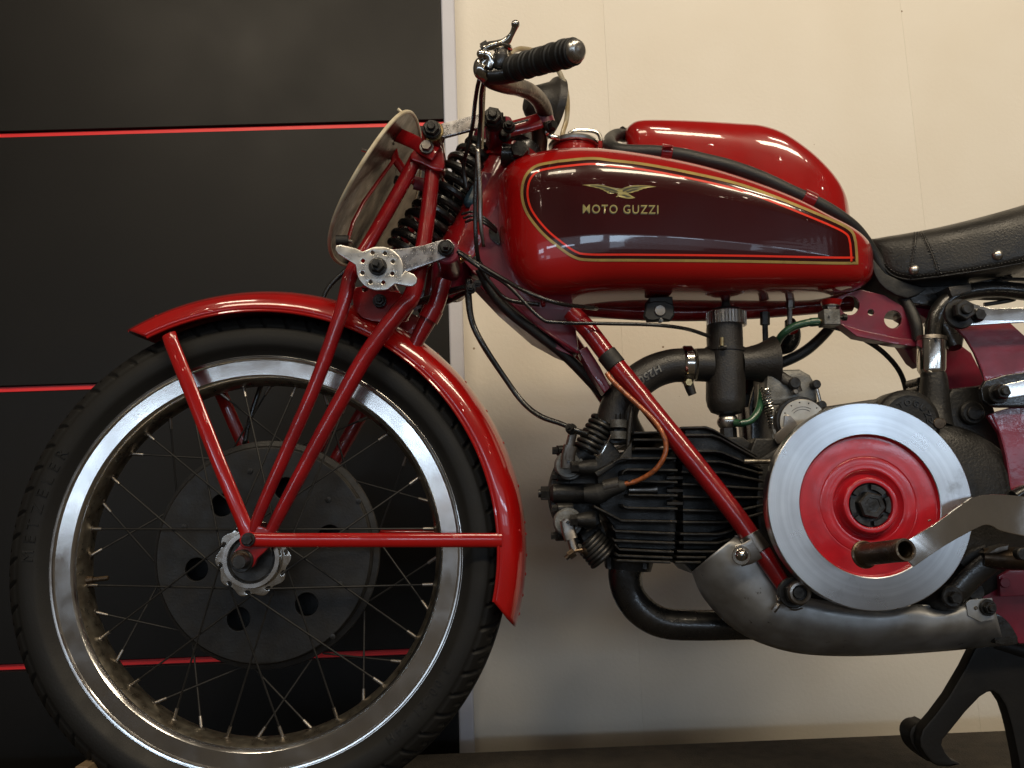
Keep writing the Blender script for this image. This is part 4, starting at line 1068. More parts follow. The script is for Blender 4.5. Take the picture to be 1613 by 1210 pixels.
# cylinder core + fins.  Each fin is a plate whose front edge follows the photograph
def fin(pts, parent, name='fin', Y0=-.088, Y1=.085, th=.0030, edge=True, m=None):
    q = [P(x, y, Y0) for x, y in pts]; g = G()
    n_ = len(q); V = []
    for p in q:
        for (yy, zz) in ((Y0, -th / 2), (Y0 - .0008, -th * .2), (Y0 - .0008, th * .2), (Y0, th / 2), (Y1, th / 2 + .0006), (Y1, -th / 2 - .0006)):
            V.append((p.x, yy, p.z + zz))
    Fc = []
    for i in range(n_ - 1):
        for k in range(6): Fc.append((i * 6 + k, i * 6 + (k + 1) % 6, (i + 1) * 6 + (k + 1) % 6, (i + 1) * 6 + k))
    Fc += [tuple(range(6)), tuple(reversed([(n_ - 1) * 6 + k for k in range(6)]))]
    g.add(V, Fc); f_ = make(g, name, m or FINM, parent)
    return f_
g = G(); g.plate([(1073, 690), (1118, 690), (1196, 738), (1204, 800), (1195, 850), (1140, 880), (1094, 905), (1076, 886)], -.050, .10, bev=.004)
cylr = make(g, 'cylinder', CASTK, eng)
g = G(); g.plate([(978, 712), (1066, 706), (1066, 872), (972, 868), (966, 830), (944, 800), (940, 750)], -.050, .10, bev=.004)
head = make(g, 'cylinder_head', CASTK, eng)
g = G(); g.plate([(900, 708), (940, 712), (948, 760), (944, 812), (960, 880), (935, 872), (905, 850), (893, 800), (893, 750)], -.030, .05, bev=.003); make(g, 'rocker_box', CASTK, head)
for pts in [[(999, 682), (1066, 681)], [(998, 693), (1066, 693)], [(1000, 707), (1066, 707)], [(967, 728), (972, 725), (979, 722.5), (1065, 722)], [(980, 747), (983, 742), (989, 740), (1067, 741)], [(990, 758), (1067, 760)],
            [(990, 780), (1067, 781)], [(981, 796), (984, 799), (990, 800.5), (1067, 802)], [(936, 798), (956, 808), (979, 820.5), (1066, 822)], [(964, 828), (966, 833), (970, 837), (1063, 841)],
            [(965, 848), (968, 852), (1063, 856)], [(969, 858), (976, 866), (1061, 870)], [(970, 872), (974, 875.5), (1059, 879)], [(972, 883), (1056, 886)]]:
    fin(pts, head)
for pts in [[(1073, 674), (1112, 673), (1125, 678), (1192, 718)], [(1079, 685.5), (1122, 685.5), (1135, 690), (1190, 721)], [(1076, 711), (1128, 711), (1138, 713), (1202, 740)], [(1076, 727), (1134, 727.5), (1146, 730), (1202, 747)],
            [(1074, 743.5), (1140, 745), (1150, 747), (1202, 758)], [(1075, 763), (1112, 764), (1202, 771)], [(1076, 783), (1202, 784)], [(1076, 804), (1130, 805), (1170, 803), (1202, 796)],
            [(1076, 823), (1145, 823), (1160, 820), (1202, 808)], [(1072, 841.5), (1130, 842), (1145, 839), (1172, 828)], [(1070, 855), (1130, 856), (1150, 850)], [(1067, 869), (1128, 869.5)], [(1066, 878), (1112, 878.5)], [(1064, 886), (1104, 886)]]:
    fin(pts, cylr)
# sloping web that ties the top fins, stay bar, head-bolt spacers
g = G(); g.plate([(1079, 676), (1112, 675), (1190, 719), (1200, 735), (1180, 735), (1122, 712), (1079, 709)], -.074, .005, bev=.001); make(g, 'cylinder_web', FINM, cylr)
g = G(); g.tpx([(1172, 727, -.090), (1212, 727, -.090)], 8, 12, 2, False); make(g, 'cylinder_stud', FINEDGE, cylr)
g = G(); g.plate([(936, 744), (975, 722), (996, 695), (996, 724), (975, 730), (942, 752)], -.084, .012, bev=.002); make(g, 'head_flank', CASTK, head)
g = G(); g.plate([(940, 700), (952, 688), (966, 700), (985, 722), (942, 745), (935, 740)], -.060, .05, bev=.003); make(g, 'head_flank', CASTK, head)
for y_ in (772, 752, 792):
    g = G(); g.tpx([(1050, y_, -.060), (1075, y_, -.060)], 9, 6, 2, False); make(g, 'head_nut', STEEL, head)
# left end: round rocker plate seen from the side, boss and rocker gear
ctr = P(958, 778, -.01); kk = S(958, 778, -.01)
ring = []
for i in range(25):
    a = math.radians(112 + 136 * i / 24); ring.append((958 + 92 * math.cos(a), 778 - 97 * math.sin(a)))
ring2 = [(958 + 60 * math.cos(math.radians(248 - 136 * i / 12)), 778 - 66 * math.sin(math.radians(248 - 136 * i / 12))) for i in range(13)]
g = G(); g.plate(ring + ring2, -.03, .05, bev=.002); rp_ = make(g, 'rocker_plate', CASTK, head)
g = G(); g.tpx([(866, 777, -.040), (872, 777, -.040), (934, 777, -.045), (940, 777, -.045)], [22, 31, 31, 26], 24, 2, False); make(g, 'rocker_shaft_housing', CASTK, head)
g = G(); g.tpx([(852, 777, -.040), (865, 777, -.040)], 22, 6, 2, False); g.tpx([(848, 777, -.040), (854, 777, -.040)], 14, 12, 2, False); make(g, 'shaft_nut', BOLT, head)
for (dx, dy, sg) in ((895, 733, 1), (893, 823, -1)):
    g = G(); g.disc(dx, dy, -.062, 20, .006, .001); g.disc(dx + 2, dy, -.056, 23, .016, .001); d_ = make(g, 'rocker_disc', CASTG, head)
    g = G(); g.tpx([(dx + 12, dy + 4 * sg, -.072), (dx + 30, dy + 4 * sg, -.070), (dx + 42, dy + 4 * sg, -.068)], [17, 25, 27], 18, 3, False); make(g, 'rocker_boss', CASTK, head)
    g = G(); g.tpx([(dx + 5, dy + 3 * sg, -.076), (dx + 16, dy + 3 * sg, -.076)], 19, 6, 2, False); make(g, 'rocker_nut', BOLT, head)
# rocker arms
g = G(); fl_tube(g, [(895, 733, -.070), (894, 722, -.072), (898, 700, -.074), (902, 684, -.076), (905, 675, -.078)], 14, .8); fl_tube(g, [(894, 737, -.070), (895, 718, -.072), (899, 702, -.074)], 22, .5)
make(g, 'rocker_arm', STEEL, head)
g = G(); g.hexb(900, 676, -.082, 8, .007, 1.1, .5, ax=(-.5, -.8, .2)); g.tpx([(893, 673, -.078), (916, 682, -.078)], 9, 8, 2, False); make(g, 'arm_clevis', BOLT, head)
g = G(); fl_tube(g, [(893, 818, -.070), (895, 835, -.072), (901, 855, -.074), (905, 868, -.076)], 13, .8); fl_tube(g, [(893, 820, -.070), (896, 838, -.072), (900, 850, -.074)], 22, .5); make(g, 'rocker_arm', STEEL, head)
g = G(); g.disc(894.5, 823, -.078, 2.6, .004, .0004); g.disc(895.5, 727, -.078, 2.4, .004, .0004); make(g, 'oil_hole', BLK, head)
g = G(); g.tpx([(891, 880, -.08), (899, 873, -.08)], 8, 8, 2, False); g.tpx([(896, 876, -.08), (905, 870, -.08)], 15, 6, 2, False); g.tpx([(905, 868, -.078), (917, 866, -.078)], 6, 8, 2, False); make(g, 'tappet_screw', BROWN, head)
for (x, y) in ((876, 710), (875, 750), (875, 801), (874, 844)):
    g = G(); g.tpx([(x - 6, y, -.050), (x + 3, y, -.050)], 12, 6, 2, False); g.tpx([(x + 2, y, -.050), (x + 26, y - 1, -.045)], 17, 12, 2, False); make(g, 'plate_bolt', BOLT, head)
# hairpin valve springs
for (a_, b_, wdt) in (((922, 712, -.050), (951, 664, -.050), 44), ((925, 848, -.055), (952, 880, -.055), 50)):
    A_, B_ = P(*a_), P(*b_); kx = S(*a_)
    g = G(); g.coil(A_, B_, wdt / 2 * kx - .0024, .0029, 6.5, 10, 28); vs = make(g, 'valve_spring', BOLT, head)
    g = G(); g.cyl(A_, B_, wdt / 2 * kx - .0055, None, 24, .001); make(g, 'spring_core', BLK, head)
g = G(); fl_tube(g, [(905, 722, -.045), (925, 712, -.045), (952, 722, -.045), (960, 732, -.045)], 36, .8); make(g, 'spring_cup', CASTK, head)
g = G(); fl_tube(g, [(918, 852, -.048), (935, 845, -.048), (952, 838, -.048)], 30, .6); make(g, 'spring_cup', CASTK, head)
g = G(); g.tpx([(940, 718, -.088), (946, 716, -.088), (955, 700, -.086), (963, 684, -.082)], 2.6, 6, 4); g.tpx([(936, 716, -.088), (944, 722, -.088)], 2.6, 6, 3); make(g, 'lock_wire', CHROME, head)
g = G(); g.tpx([(917, 866, -.07), (930, 872, -.06)], [10, 22], 14, 4); make(g, 'spring_foot', BROWN, head)
# spark plug and lead
g = G(); g.tpx([(920, 779, -.066), (942, 778, -.068), (958, 772, -.074), (978, 766, -.080), (986, 763, -.082)], [22, 32, 26, 20, 12], 18, 5); pl = make(g, 'plug_cap', RUB, head)
g = G(); g.tpx([(952, 768, -.074), (976, 763, -.079)], 24, 18, 2, False); make(g, 'plug_cap_collar', CASTG, pl) if False else make(g, 'plug_cap_collar', SATIN, pl)
g = G(); g.tpx([(984, 763, -.083), (1005, 757, -.090), (1030, 742, -.100), (1045, 722, -.105), (1049, 700, -.105), (1042, 680, -.103), (1028, 660, -.098), (1005, 638, -.092), (980, 615, -.086), (963, 598, -.082), (956, 588, -.078)], [8.5] + [8] * 10, 12, 8)
make(g, 'ignition_lead', COPPER, BIKE)
g = G(); g.tpx([(990, 772, -.060), (1020, 772, -.060), (1034, 771, -.060)], [14, 14, 18], 12, 3); make(g, 'plug_body', STEEL, head)
# inlet pipe, flange and cast number
g = G(); g.tpx([(968, 700, -.030), (967, 672, -.030), (975, 640, -.030), (995, 610, -.030), (1024, 588, -.030), (1055, 577, -.030), (1084, 575, -.030)], [56, 58, 58, 56, 54, 53, 54], 28, 8)
inl = make(g, 'inlet_pipe', SATIN, BIKE)
g = G(); g.tpx([(1000, 692, -.03), (992, 655, -.045), (1010, 625, -.045)], [40, 26, 16], 14, 5); make(g, 'pipe_web', SATIN, inl)
for q_ in (668, 686):
    g = G(); g.tpx([(974, q_ - 6, -.064), (974, q_ + 6, -.064)], 26, 18, 2, False); make(g, 'flange_nut', CASTG, inl)
g = G(); g.tpx([(974, 652, -.064), (974, 664, -.064)], 9, 6, 2, False); make(g, 'flange_stud', BOLT, inl)
cable([(996, 640, -.066), (992, 670, -.07), (990, 700, -.07), (989, 722, -.07)], 7, 'overflow_pipe', SATIN, parent=inl)
IB = bvh_of(inl)
v, f = text_geo('H250', 17, .0, .35, 1.1); wt = max(p[0] for p in v)
ca, sa = math.cos(math.radians(180 - 32)), math.sin(math.radians(180 - 32))
outp = []; 
vv = []
for sgn in (0, 1):
    for x, y, z in v:
        X = 1035 + 0 + (x * -.82) ; 
        px_ = 1038 - x * math.cos(math.radians(33)) + y * math.sin(math.radians(-20)) * .9 * -1 * .0
        py_ = 574 + x * math.sin(math.radians(33)) + y * .0
        # letters stand upside down: their up direction points down-right in the picture
        px_ += y * .42; py_ += y * .86
        h = on_tank(px_, py_, .0001 if sgn == 0 else .0014, IB)
        vv.append(tuple(h) if h is not None else (0, 0, 0))
nv = len(v)
ff = [q for q in f] + [tuple(reversed([i + nv for i in q])) for q in f]
from collections import Counter
ed = Counter()
for q in f:
    for i in range(len(q)): ed[tuple(sorted((q[i], q[(i + 1) % len(q)])))] += 1
for q in f:
    for i in range(len(q)):
        e = (q[i], q[(i + 1) % len(q)])
        if ed[tuple(sorted(e))] == 1: ff.append((e[0], e[1], e[1] + nv, e[0] + nv))
make(G().add(vv, ff), 'cast_lettering', CASTG, inl, angle=30)
# clip between pipe and carburettor
g = G(); g.tpx([(1074, 575, -.030), (1077, 575, -.030), (1088, 575, -.030), (1091, 575, -.030)], [56, 61, 61, 56], 30, 2, False); clp = make(g, 'hose_clip', CHROME, inl)
g = G(); g.tpx([(1083, 600, -.045), (1087, 612, -.045), (1091, 622, -.045)], [16, 15, 13], 12, 3); make(g, 'clip_lug', SATIN, clp)
g = G(); g.hexb(1084, 603, -.055, 6.5, .005, 0, 0); make(g, 'clip_screw', BRASS, clp)
# ------------------------------------------------------------------ carburettor
cc = P(1143, 580, -.030)
def carb(py, rpx): return None
g = G(); g.tpx([(1141, 512, -.03), (1141, 520, -.03), (1142, 548, -.03), (1143, 556, -.03), (1143, 630, -.03), (1144, 640, -.03), (1144, 650, -.03), (1144, 655, -.03)], [54, 56, 56, 60, 61, 58, 48, 20], 36, 3, False)
cb = make(g, 'carburettor', SATIN, BIKE)
g = G(); g.tpx([(1142, 549, -.03), (1142, 555, -.03)], 64, 36, 2, False); make(g, 'joint_ring', SATIN, cb)
g = G(); g.tpx([(1095, 575, -.03), (1120, 575, -.03)], [52, 54], 28, 2, False); make(g, 'mixing_stub', SATIN, cb)
# knurled ring
q = P(1144, 503, -.03); kx = S(1144, 503, -.03); axu = (P(1143, 480, -.03) - P(1144, 520, -.03)).normalized()
g = G(); nk = 38; V = []; prof_ = [(.90, -11.5), (1.0, -10), (1.0, 10), (.94, 11.5)]
u = axu.orthogonal().normalized(); w2 = axu.cross(u)
for rr, h in prof_:
    for k in range(nk * 4):
        a = 2 * PI * k / (nk * 4); r_ = 31 * kx * rr * (1.0 if (k % 4) in (0, 1, 2) else .90)
        V.append(q + axu * h * kx + (u * math.cos(a) + w2 * math.sin(a)) * r_)
Fc = []; N4 = nk * 4
for i in range(3):
    for k in range(N4): Fc.append((i * N4 + k, i * N4 + (k + 1) % N4, (i + 1) * N4 + (k + 1) % N4, (i + 1) * N4 + k))
Fc += [tuple(range(N4)), tuple(3 * N4 + k for k in range(N4))]
g.add(V, Fc); make(g, 'knurled_ring', ALU, cb, angle=25)
g = G(); g.lathe(q + axu * 11 * kx, axu, [(kx * 25, 0), (kx * 25, .0015), (kx * 22, .004), (kx * 9, .006), (kx * 7, .010), (kx * 5.5, .016), (0, .017)], 32); make(g, 'carburettor_cap', SATIN, cb)
# bell mouth
p0 = P(1170, 576, -.03); p1 = P(1222, 568, -.03)
ab = (P(1222, 573, -.03) - P(1168, 575, -.03)).normalized(); kx = S(1190, 570, -.03)
g = G(); g.lathe(P(1166, 573, -.03), ab, [(kx * 25, 0), (kx * 26, 12 * kx), (kx * 30, 28 * kx), (kx * 36, 42 * kx), (kx * 41, 51 * kx), (kx * 42, 53 * kx), (kx * 40, 53.5 * kx), (kx * 34, 42 * kx), (kx * 24, 20 * kx), (0, 16 * kx)], 44); make(g, 'bell_mouth', SATIN, cb)
g = G(); g.tpx([(1137, 545, -.062), (1137, 532, -.062)], 7, 10, 2, False); g.disc(0, 0, 0, 1, .001) if False else None; make(g, 'tickler', BRASS, cb)
g = G(); g.tpx([(1132, 547, -.060), (1144, 547, -.060)], 7, 8, 2, False); make(g, 'tickler_bracket', SATIN, cb)
g = G(); g.tpx([(1146, 653, -.03), (1146, 656, -.03), (1146, 664, -.03), (1146, 672, -.03), (1146, 676, -.03)], [20, 28, 33, 28, 20], 28, 4); bj = make(g, 'banjo', SATALU, cb)
g = G(); g.tpx([(1158, 666, -.04), (1172, 668, -.048)], [13, 11], 14, 2, False); make(g, 'banjo_outlet', GREENH, bj)
g = G(); g.tpx([(1147, 675, -.03), (1148, 690, -.03)], 26, 6, 2, False); make(g, 'banjo_bolt', BOLT, bj)
g = G(); g.plate([(1128, 690), (1170, 688), (1186, 700), (1200, 715), (1190, 722), (1150, 704)], -.045, .04, bev=.002); make(g, 'carburettor_bracket', CASTK, eng)
g = G(); g.tpx([(1175, 622, -.0), (1172, 640, -.0)], [14, 14], 10, 3); make(g, 'drain_screw', SATIN, cb)

# ------------------------------------------------------------------ magneto
g = G(); g.plate([(1208, 590), (1225, 582), (1262, 581), (1278, 590), (1288, 608), (1290, 632), (1222, 638), (1205, 636)], -.050, .07, bev=.006); mag = make(g, 'magneto', CASTG, BIKE)
g = G(); g.plate([(1216, 638), (1290, 633), (1294, 648), (1288, 700), (1216, 706)], -.052, .07, bev=.003); make(g, 'magneto_body', CASTG, mag)
g = G(); g.disc(1262, 664, -.062, 40, .012, .001); make(g, 'dial_rim', BOLT, mag)
c = P(1265, 666, -.064); kx = S(1265, 666, -.064)
loops = [[(c.x + 37 * kx * math.cos(2 * PI * k / 50), c.z + 37 * kx * math.sin(2 * PI * k / 50)) for k in range(50)]]
for a in (122, 96, 70, 44, 18, 150): 
    loops.append([(c.x + 32 * kx * math.cos(math.radians(a)) + 1.2 * kx * math.cos(2 * PI * k / 10), c.z + 32 * kx * math.sin(math.radians(a)) + 1.2 * kx * math.sin(2 * PI * k / 10)) for k in range(10)])
v, f = fill(loops, .0006, .0003); make(G().add([(x, -.0645 - z, y) for x, y, z in v], f), 'timing_dial', DIAL, mag)
g = G()
for i, a in enumerate(range(60, 131, 7)):
    for r_ in (25, 21): g.box((c.x + r_ * kx * math.cos(math.radians(a)), -.0656, c.z + r_ * kx * math.sin(math.radians(a))), .0022, .0004, .0006, Matrix.Rotation(-math.radians(a - 90), 3, 'Y'))
make(g, 'dial_engraving', BOLT, mag)
g = G(); g.plate([(1236, 655), (1246, 655), (1258, 672), (1254, 690), (1225, 700), (1222, 684), (1235, 672)], -.068, .005, bev=.001, smooth=2); make(g, 'advance_lever', STEEL, mag)
for (x, y, r_) in ((1253, 603, 9), (1287, 605, 7), (1296, 638, 7)):
    g = G(); g.disc(x, y, -.062, r_, .012, .0012); make(g, 'magneto_knob', BOLT, mag)
g = G(); fl_tube(g, [(1224, 588, -.045), (1238, 598, -.052), (1252, 604, -.056), (1256, 618, -.056)], 17, .5); make(g, 'pickup_arm', SATIN, mag)
g = G(); g.disc(1254, 617, -.064, 4, .01); make(g, 'magneto_screw', STEEL, mag)
g = G(); g.coil(P(1205, 610, -.045), P(1220, 676, -.045), .0062, .0009, 15, 7, 18); make(g, 'return_spring', CHROME, mag)
g = G(); g.tpx([(1220, 676, -.05), (1222, 684, -.05)], 11, 10, 2, False); make(g, 'spring_anchor', DIAL, mag)
g = G(); g.tpx([(1287, 612, -.055), (1292, 632, -.055)], 5, 8, 2, False); make(g, 'clip_rod', CHROME, mag)
g = G(); g.plate([(1180, 640), (1200, 560), (1212, 600), (1210, 690), (1185, 700)], .0, .06, bev=.004); make(g, 'magneto_bracket', BLK, mag)
g = G(); g.plate([(1178, 720), (1190, 690), (1240, 690), (1260, 690), (1230, 720), (1212, 760), (1200, 750)], -.06, .05, bev=.003); make(g, 'engine_lug', CASTK, eng)
g = G(); g.tpx([(1190, 590, .02), (1186, 640, .03), (1192, 700, .03)], [36, 40, 44], 16, 5); make(g, 'intake_elbow', BLK, eng)

# ------------------------------------------------------------------ outside flywheel
FY = -.165
fc_ = P(1371, 796, FY); kx = S(1371, 796, FY)
g = G(); g.lathe(fc_, (0, -1, 0), [(kx * 111, -.010), (kx * 111.5, -.0005), (kx * 112.5, .0), (kx * 161.2, .0), (kx * 162.5, -.0008), (kx * 162.8, -.002), (kx * 162.8, -.016), (kx * 161, -.018), (kx * 100, -.018)], 180)
fw = make(g, 'flywheel', ALUB, BIKE, org=fc_)
rngp = [(kx * 111.3, -.001), (kx * 109.6, -.0046), (kx * 108.2, -.0052), (kx * 104, -.0046), (kx * 78, -.0044), (kx * 76.5, -.0050), (kx * 75, -.0044), (kx * 64, -.0042), (kx * 62, -.0048), (kx * 60, -.0042), (kx * 56.5, -.0046), (kx * 54, -.0085), (kx * 50, -.0105), (kx * 46.5, -.0085), (kx * 44, -.0006), (kx * 43, .0014), (kx * 41.5, .0020), (kx * 36, .0020), (kx * 34.6, .0012), (kx * 34, -.006)]
g = G(); g.lathe(fc_, (0, -1, 0), rngp, 120); make(g, 'red_web', FLYRED, fw, org=fc_, angle=50)
# castellated ring nut and hexagon
g = G(); g.lathe(fc_, (0, -1, 0), [(0, -.007), (kx * 34, -.007), (kx * 34, -.004), (0, -.004)], 40)
for k in range(6):
    a0_ = 2 * PI * k / 6 + .1
    g.lathe(fc_, (0, -1, 0), [(kx * 25, -.004), (kx * 25, .0008), (kx * 32.5, .0008), (kx * 33.5, -.001), (kx * 33.5, -.004)], 10, 0, a0_, a0_ + .82)
make(g, 'ring_nut', BOLT, fw)
g = G(); g.lathe(fc_, (0, -1, 0), [(kx * 22, -.004), (kx * 22, .0045), (kx * 19.5, .0065), (kx * 13, .0065), (kx * 12, .0058), (0, .0056)], 6, .28); make(g, 'flywheel_bolt', BOLT, fw)

# ------------------------------------------------------------------ gear / kick lever and peg
g = G()
pt_ = [(1413, 862), (1440, 845), (1470, 827), (1500, 806), (1520, 792), (1533, 784), (1560, 779), (1590, 780), (1640, 786), (1720, 800)]
pb_ = [(1440, 893), (1470, 872), (1500, 853), (1520, 842), (1535, 834), (1552, 827), (1564, 829), (1580, 837), (1640, 850), (1720, 864)]
ptc, pbc = cr_open(pt_, 5), cr_open(pb_, 5)
def lev_y(x): 
    t = min(1, max(0, (x - 1440) / 170)); return -.210 + .045 * t * t * (3 - 2 * t)
rings = []
for (a, b) in zip(ptc, pbc):
    ya = lev_y(a[0]); yb = lev_y(b[0] - 15)
    A1, B1 = P(a[0], a[1], ya), P(b[0], b[1], yb); of = Vector((0, .0035, 0))
    rings.append([A1 + Vector((0, .0006, 0)), A1.lerp(B1, .02), A1.lerp(B1, .98), B1 + Vector((0, .0006, 0)), B1 + of, A1 + of])
g.loft(rings); lev = make(g, 'gear_lever', ALU, BIKE, angle=50)
pa_, pb_2 = P(1360, 874, -.200), P(1427, 866, -.272); e = pb_2 - pa_; Le = e.length
g = G(); g.lathe(pa_, e, [(0, 0), (.0138, 0), (.0146, .001), (.0146, .003), (.0130, .0038), (.0133, .005), (.0122, .0065), (.0115, .014), (.0111, Le - .016), (.0114, Le - .012), (.0114, Le - .002), (.0108, Le), (.0086, Le), (.0078, Le - .001), (.0076, Le - .03), (0, Le - .03)], 36)
make(g, 'lever_peg', BROWN, lev)
g = G()
for (x, y) in ((1491, 829), (1498, 831), (1507, 826), (1511, 823), (1516, 823), (1521, 822)):
    g.tube([P(x, y, lev_y(x) - .0006), P(x - 1.5, y - 5, lev_y(x) - .0006)], .0004, 5)
make(g, 'scratch_mark', BOLT, lev)
for (x, y) in ((1463, 822), (1516, 795)):
    g = G(); g.tpx([(x - 1, y - 1, -.206), (x + 3, y - 3, -.206)], 2.5, 6, 2, False); make(g, 'nick', STEEL, lev)

# ------------------------------------------------------------------ exhaust and its steel guard
g = G(); g.tpx([(990, 880, -.01), (985, 905, -.01), (990, 935, -.01), (1010, 962, -.01), (1045, 981, -.01), (1100, 985, -.01), (1180, 984, -.01), (1280, 984, -.0)], [58, 54, 50, 50, 48, 47, 46, 46], 28, 8)
ex = make(g, 'exhaust_pipe', BLK, BIKE)
g = G(); g.tpx([(990, 882, -.01), (989, 897, -.01)], [78, 72], 28, 2, False); g.tpx([(975, 872, -.02), (975, 892, -.02)], [56, 40], 20, 2, False); make(g, 'exhaust_flange', CASTK, ex)
for x in (960, 1016):
    g = G(); g.tpx([(x, 878, -.035), (x, 896, -.035)], 12, 6, 2, False); make(g, 'flange_nut', BOLT, ex)
# guard: strip lofted between an upper and a lower edge, bulged towards the camera
UPP = [(1158, 845), (1185, 850), (1208, 870), (1225, 905), (1245, 935), (1290, 945), (1340, 955), (1400, 960), (1445, 952), (1475, 958), (1500, 956), (1520, 947), (1563, 943)]
LOW = [(1089, 901), (1103, 934), (1124, 962), (1152, 988), (1190, 1010), (1235, 1025), (1280, 1032), (1340, 1034), (1400, 1032), (1450, 1029), (1500, 1025), (1540, 1021), (1582, 1017)]
uc, lc = cr_open(UPP, 8), cr_open(LOW, 8)
rings = []
for i, (a, b) in enumerate(zip(uc, lc)):
    R = []
    for k in range(19):
        s_ = k / 18; x = a[0] + (b[0] - a[0]) * s_; y = a[1] + (b[1] - a[1]) * s_
        dep = .052 * (max(0, s_ - .30) / .70) ** 2.6 + .012 * (max(0, .2 - s_) / .2) ** 2
        R.append(P(x, y, -.118 + dep))
    rings.append(R)
g = G(); g.loft(rings, close=False, cap=False); gd = make(g, 'exhaust_guard', GUARD, BIKE, angle=60)
so = gd.modifiers.new('solidify', 'SOLIDIFY'); so.thickness = .0016; so.offset = -1
g = G(); g.tpx([(uc[0][0], uc[0][1], -.108)] + [(p[0], p[1], -.106) for p in uc[4::8]], 4, 8, 4); make(g, 'guard_edge', GUARD, gd)
# right end tab with its screw, wire twist, pipe clip with slotted screw
g = G(); g.plate([(1522, 950), (1528, 945), (1563, 942), (1566, 960), (1566, 976), (1545, 980), (1525, 970)], -.1195, .002, bev=.0006); make(g, 'guard_tab', GUARD, gd)
g = G(); g.hexb(1556, 957, -.121, 10, .007, 1.3, .55); make(g, 'guard_bolt', BOLT, gd)
g = G(); g.disc(1538, 958, -.121, 3, .002); make(g, 'guard_hole', CHROME, gd)
g = G(); g.tpx([(1182, 877, -.1275), (1213, 857, -.1275)], 8, 8, 2, False) if False else None
a = P(1170, 872, -.125)
g = G(); g.tpx([(1180, 842, -.114), (1188, 855, -.116), (1199, 870, -.119)], 35, 26, 3, False); cl = make(g, 'tube_clip', STEEL, gd, bevel=.0008)
g = G(); fl_tube(g, [(1163, 876, -.1345), (1178, 872, -.136), (1192, 864, -.138)], 34, .12); make(g, 'clip_ear', STEEL, cl)
g = G(); g.disc(1168, 875, -.139, 15, .003, .0006); q = P(1168, 874, -.139); kx = S(1168, 874, -.139)
g.lathe(q, (0, -1, 0), [(kx * 10, 0), (kx * 9.4, .003), (kx * 6.5, .0055), (kx * 3, .0068), (0, .007)], 28); make(g, 'clip_screw', CHROME, cl)
g = G(); g.box(q + Vector((0, -.0068, 0)), .0012, .0012, .012, Matrix.Rotation(.55, 3, 'Y')); make(g, 'screw_slot', BOLT, cl)
g = G(); g.hexb(1254, 933, -.140, 20, .008, 0, 0, phase=.1); g.disc(1250, 934, -.137, 24, .006, .001); nt = make(g, 'engine_stud_nut', BOLT, gd)
g = G(); q = P(1259, 934, -.149); kx = S(1257, 936, -.149); g.lathe(q, (0, -1, 0), [(kx * 11.5, -.002), (kx * 18.5, -.002), (kx * 18.5, .0015), (kx * 16.5, .0035), (kx * 13, .004), (kx * 11.5, .002)], 36); make(g, 'stud_collar', STEEL, gd)
g = G(); g.disc(1259, 934, -.151, 9.5, .006, .0008); make(g, 'stud_end', BOLT, gd)
g = G(); g.tpx([(1218, 962, -.126), (1224, 955, -.128), (1229, 948, -.128)], [10, 9, 5], 8, 4); g.tpx([(1224, 938, -.126), (1226, 946, -.13), (1234, 950, -.128)], [4, 7, 5], 8, 4); g.tpx([(1236, 952, -.126), (1250, 961, -.126), (1264, 958, -.126)], 3, 6, 4); make(g, 'safety_wire', STEEL, gd)

# ------------------------------------------------------------------ rear of the frame, footrest, stand
g = G(); g.plate([(1495, 478), (1505, 473), (1517, 472), (1533, 478), (1561, 486), (1640, 484), (1720, 482), (1720, 506), (1640, 507), (1591, 509), (1519, 514), (1507, 513), (1498, 505)], -.120, .004, bev=.0008)
us = make(g, 'upper_stay', ALU, BIKE)
g = G(); g.disc(1513, 494, -.124, 24, .006, .001); g.hexb(1515, 490, -.127, 17, .009, 0, .5, phase=0); make(g, 'stay_bolt', BOLT, us)
g = G(); g.hexb(1540, 497, -.124, 10, .007, 1.1, 0); make(g, 'stay_bolt', BOLT, us)
g = G(); g.tpx([(1478, 500, -.04), (1495, 520, -.05), (1505, 548, -.06)], [50, 46, 20], 16, 4); make(g, 'frame_lug', BLK, us)
g = G(); g.plate([(1504, 514), (1519, 514), (1592, 509), (1613, 528), (1640, 548), (1700, 560), (1700, 590), (1613, 588), (1554, 603), (1550, 590), (1536, 555), (1522, 532)], -.095, .006, bev=.001); cgp = make(g, 'rear_panel', CRIM, BIKE)
g = G(); g.tpx([(1504, 516, -.1), (1520, 532, -.1), (1536, 558, -.1), (1548, 586, -.1), (1552, 602, -.1)], 2.6, 6, 4); make(g, 'panel_edge', CRIM, cgp)
g = G(); g.plate([(1484, 545), (1510, 541), (1530, 556), (1550, 595), (1552, 612), (1492, 614), (1486, 600)], -.035, .006, bev=.001); make(g, 'rear_panel', CRIM, cgp)
g = G(); g.plate([(1556, 655), (1570, 648), (1613, 636), (1700, 620), (1700, 800), (1613, 782), (1592, 772), (1584, 720), (1574, 682)], -.095, .006, bev=.001); make(g, 'rear_panel', RED, cgp).data.materials[0] = CRIM
g = G(); g.tpx([(1562, 652, -.099), (1575, 682, -.099), (1585, 720, -.099), (1592, 765, -.099)], 3.4, 6, 4); make(g, 'panel_edge', CRIM, cgp)
g = G(); g.plate([(1545, 612), (1552, 600), (1585, 590), (1700, 575), (1700, 640), (1575, 642), (1560, 640), (1548, 630)], -.104, .008, bev=.002); ls_ = make(g, 'stay_bracket', BLK, BIKE)
g = G(); g.plate([(1566, 610), (1590, 604), (1613, 599), (1700, 580), (1700, 610), (1640, 618), (1613, 624), (1586, 629), (1570, 628)], -.112, .005, bev=.0008); make(g, 'lower_stay', ALU, ls_)
